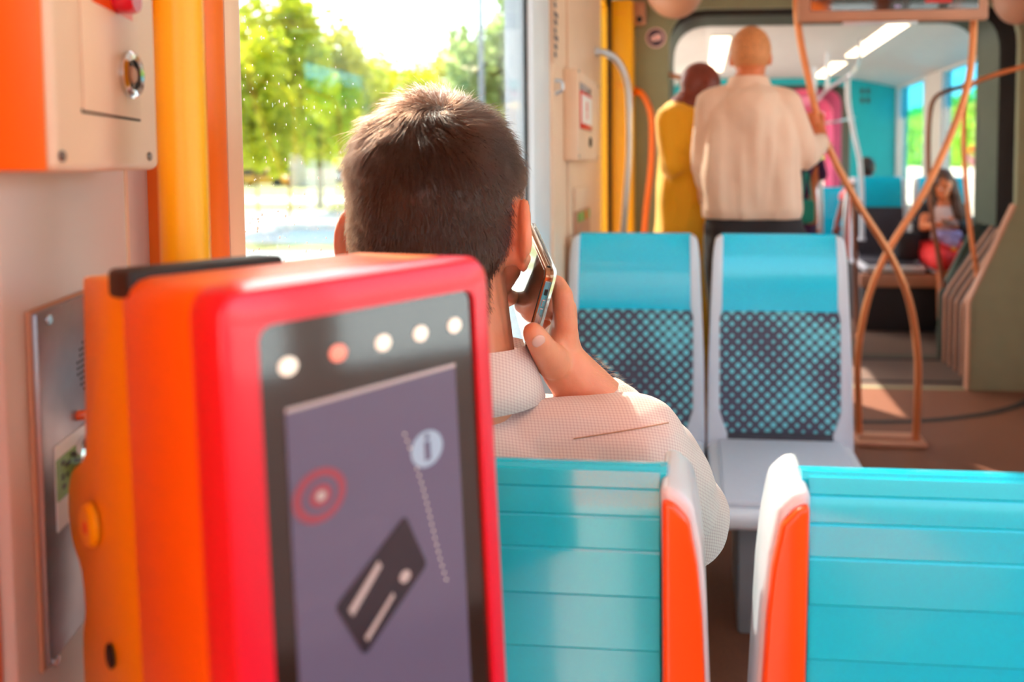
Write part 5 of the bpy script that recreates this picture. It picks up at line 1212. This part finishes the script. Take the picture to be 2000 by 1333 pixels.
obj('body', remesh(b, 0.006, 3), 'skin_brown', pk); eyes(at, pk, 0.86)
s = MB(); s.ball(hd + V((0, -0.008, 0.012)), (0.074, 0.09, 0.088), 3); me = remesh(s, 0.006, 2); bm2 = bmesh.new(); bm2.from_mesh(me)
bmesh.ops.delete(bm2, geom=[v for v in bm2.verts if v.co.z < hd.z - 0.06 or (v.co.y > hd.y + 0.04 and v.co.z < hd.z + 0.04)], context='VERTS'); bm2.to_mesh(me); bm2.free(); obj('hair', me, 'hair_dark', pk)
s = MB(); rig(s, [(nk + V((0, 0, -0.05)), V((hd.x, D, 0.68)), 0.10, 0.115), (nk + V((0, 0, -0.04)), nk + V((-0.12, 0, -0.055)), 0.05, 0.056), (nk + V((0, 0, -0.04)), nk + V((0.12, 0, -0.055)), 0.05, 0.056), (nk + V((-0.12, 0, -0.055)), ar, 0.056, 0.054), (nk + V((0.12, 0, -0.055)), V((hd.x + 0.15, D + 0.06, 0.9)), 0.056, 0.054)]); obj('tee_shirt', remesh(s, 0.009, 3), 'tee_pink', pk)
s = MB(); rig(s, [(V((hd.x - 0.08, D, 0.62)), V((hd.x - 0.09, D + 0.3, 0.6)), 0.085, 0.07), (V((hd.x + 0.08, D, 0.62)), V((hd.x + 0.09, D + 0.3, 0.6)), 0.085, 0.07), (V((hd.x - 0.09, D + 0.33, 0.6)), V((hd.x - 0.09, D + 0.34, 0.3)), 0.065, 0.055), (V((hd.x + 0.09, D + 0.33, 0.6)), V((hd.x + 0.09, D + 0.34, 0.3)), 0.065, 0.055)]); obj('shorts', remesh(s, 0.012, 3), 'trouser_dark', pk)

# person in a dark purple dress half hidden by the sleeve
D = 4.95
hd = U(1560, 268, D); pw = figure('person in a dark purple dress half hidden behind the pale sleeve', (hd.x, D, 0))
b = MB(); at = head(b, hd, 0.9, look=(-0.5, -0.8, -0.2)); nk = hd + V((0, 0.01, -0.13)); e_, w2_ = U(1585, 372, D - 0.05), U(1590, 412, D - 0.16)
rig(b, [(hd + V((0, 0, -0.05)), nk, 0.046, 0.052), (nk, V((hd.x, D, 0.85)), 0.075, 0.1), (nk + V((0.13, 0, -0.06)), e_, 0.04, 0.036), (e_, w2_, 0.034, 0.025), (nk + V((-0.13, 0, -0.06)), V((hd.x - 0.17, D - 0.05, 0.95)), 0.04, 0.034), (V((hd.x - 0.17, D - 0.05, 0.95)), V((hd.x - 0.1, D - 0.2, 0.9)), 0.034, 0.024),
        (V((hd.x - 0.08, D, 0.8)), V((hd.x - 0.08, D, 0.08)), 0.075, 0.04), (V((hd.x + 0.08, D, 0.8)), V((hd.x + 0.08, D, 0.08)), 0.075, 0.04), (V((hd.x - 0.08, D, 0.05)), V((hd.x - 0.08, D - 0.14, 0.04)), 0.035, 0.03), (V((hd.x + 0.08, D, 0.05)), V((hd.x + 0.08, D - 0.14, 0.04)), 0.035, 0.03)])
hand(b, w2_, (0, -0.4, -0.8), (-0.5, 0.5, 0), 0.85, 0.5); hand(b, V((hd.x - 0.1, D - 0.2, 0.9)), (0.4, -0.8, 0), (0, 0, -1), 0.85, 0.4)
obj('body', remesh(b, 0.007, 3), 'skin_tan', pw); eyes(at, pw, 0.9)
s = MB(); s.ball(hd + V((0.01, 0.015, 0.014)), (0.086, 0.098, 0.094), 3); rig(s, [(hd + V((0.02, 0.06, 0)), hd + V((0.02, 0.08, -0.15)), 0.06, 0.05)]); me = remesh(s, 0.007, 2); bm2 = bmesh.new(); bm2.from_mesh(me)
bmesh.ops.delete(bm2, geom=[v for v in bm2.verts if (V(v.co) - at(0, 0.075, -0.045)).length < 0.07], context='VERTS'); bm2.to_mesh(me); bm2.free(); obj('hair', me, 'hair_dark', pw)
s = MB(); rig(s, [(nk + V((0, 0, -0.07)), V((hd.x, D, 0.85)), 0.105, 0.125), (nk + V((0, 0, -0.05)), nk + V((0.13, 0, -0.06)), 0.05, 0.055), (nk + V((0, 0, -0.05)), nk + V((-0.13, 0, -0.06)), 0.05, 0.055), (V((hd.x, D, 0.9)), V((hd.x, D, 0.35)), 0.13, 0.20), (nk + V((0.13, 0, -0.06)), nk + V((0.15, -0.02, -0.14)), 0.055, 0.05)]); obj('dress', remesh(s, 0.01, 3, wrinkle(0.016, 9, 9, 4)), 'dress_purple', pw)
q = U(1577, 408, D - 0.22); gb = thing('shoulder_bag', 'green bag carried against the purple dress', 'bag', (q.x, q.y, q.z - 0.1))
m = MB(); m.box(q.x - 0.055, q.x + 0.05, q.y - 0.03, q.y + 0.05, q.z - 0.10, q.z + 0.06, 0.025, 3); m.build('body', 'bag_green', gb)
m = MB(); m.tube([(q.x - 0.04, q.y, q.z + 0.05), (q.x, q.y + 0.06, q.z + 0.25), (q.x + 0.03, q.y, q.z + 0.05)], 0.008, 8, 6); m.build('strap', 'bag_green', gb)
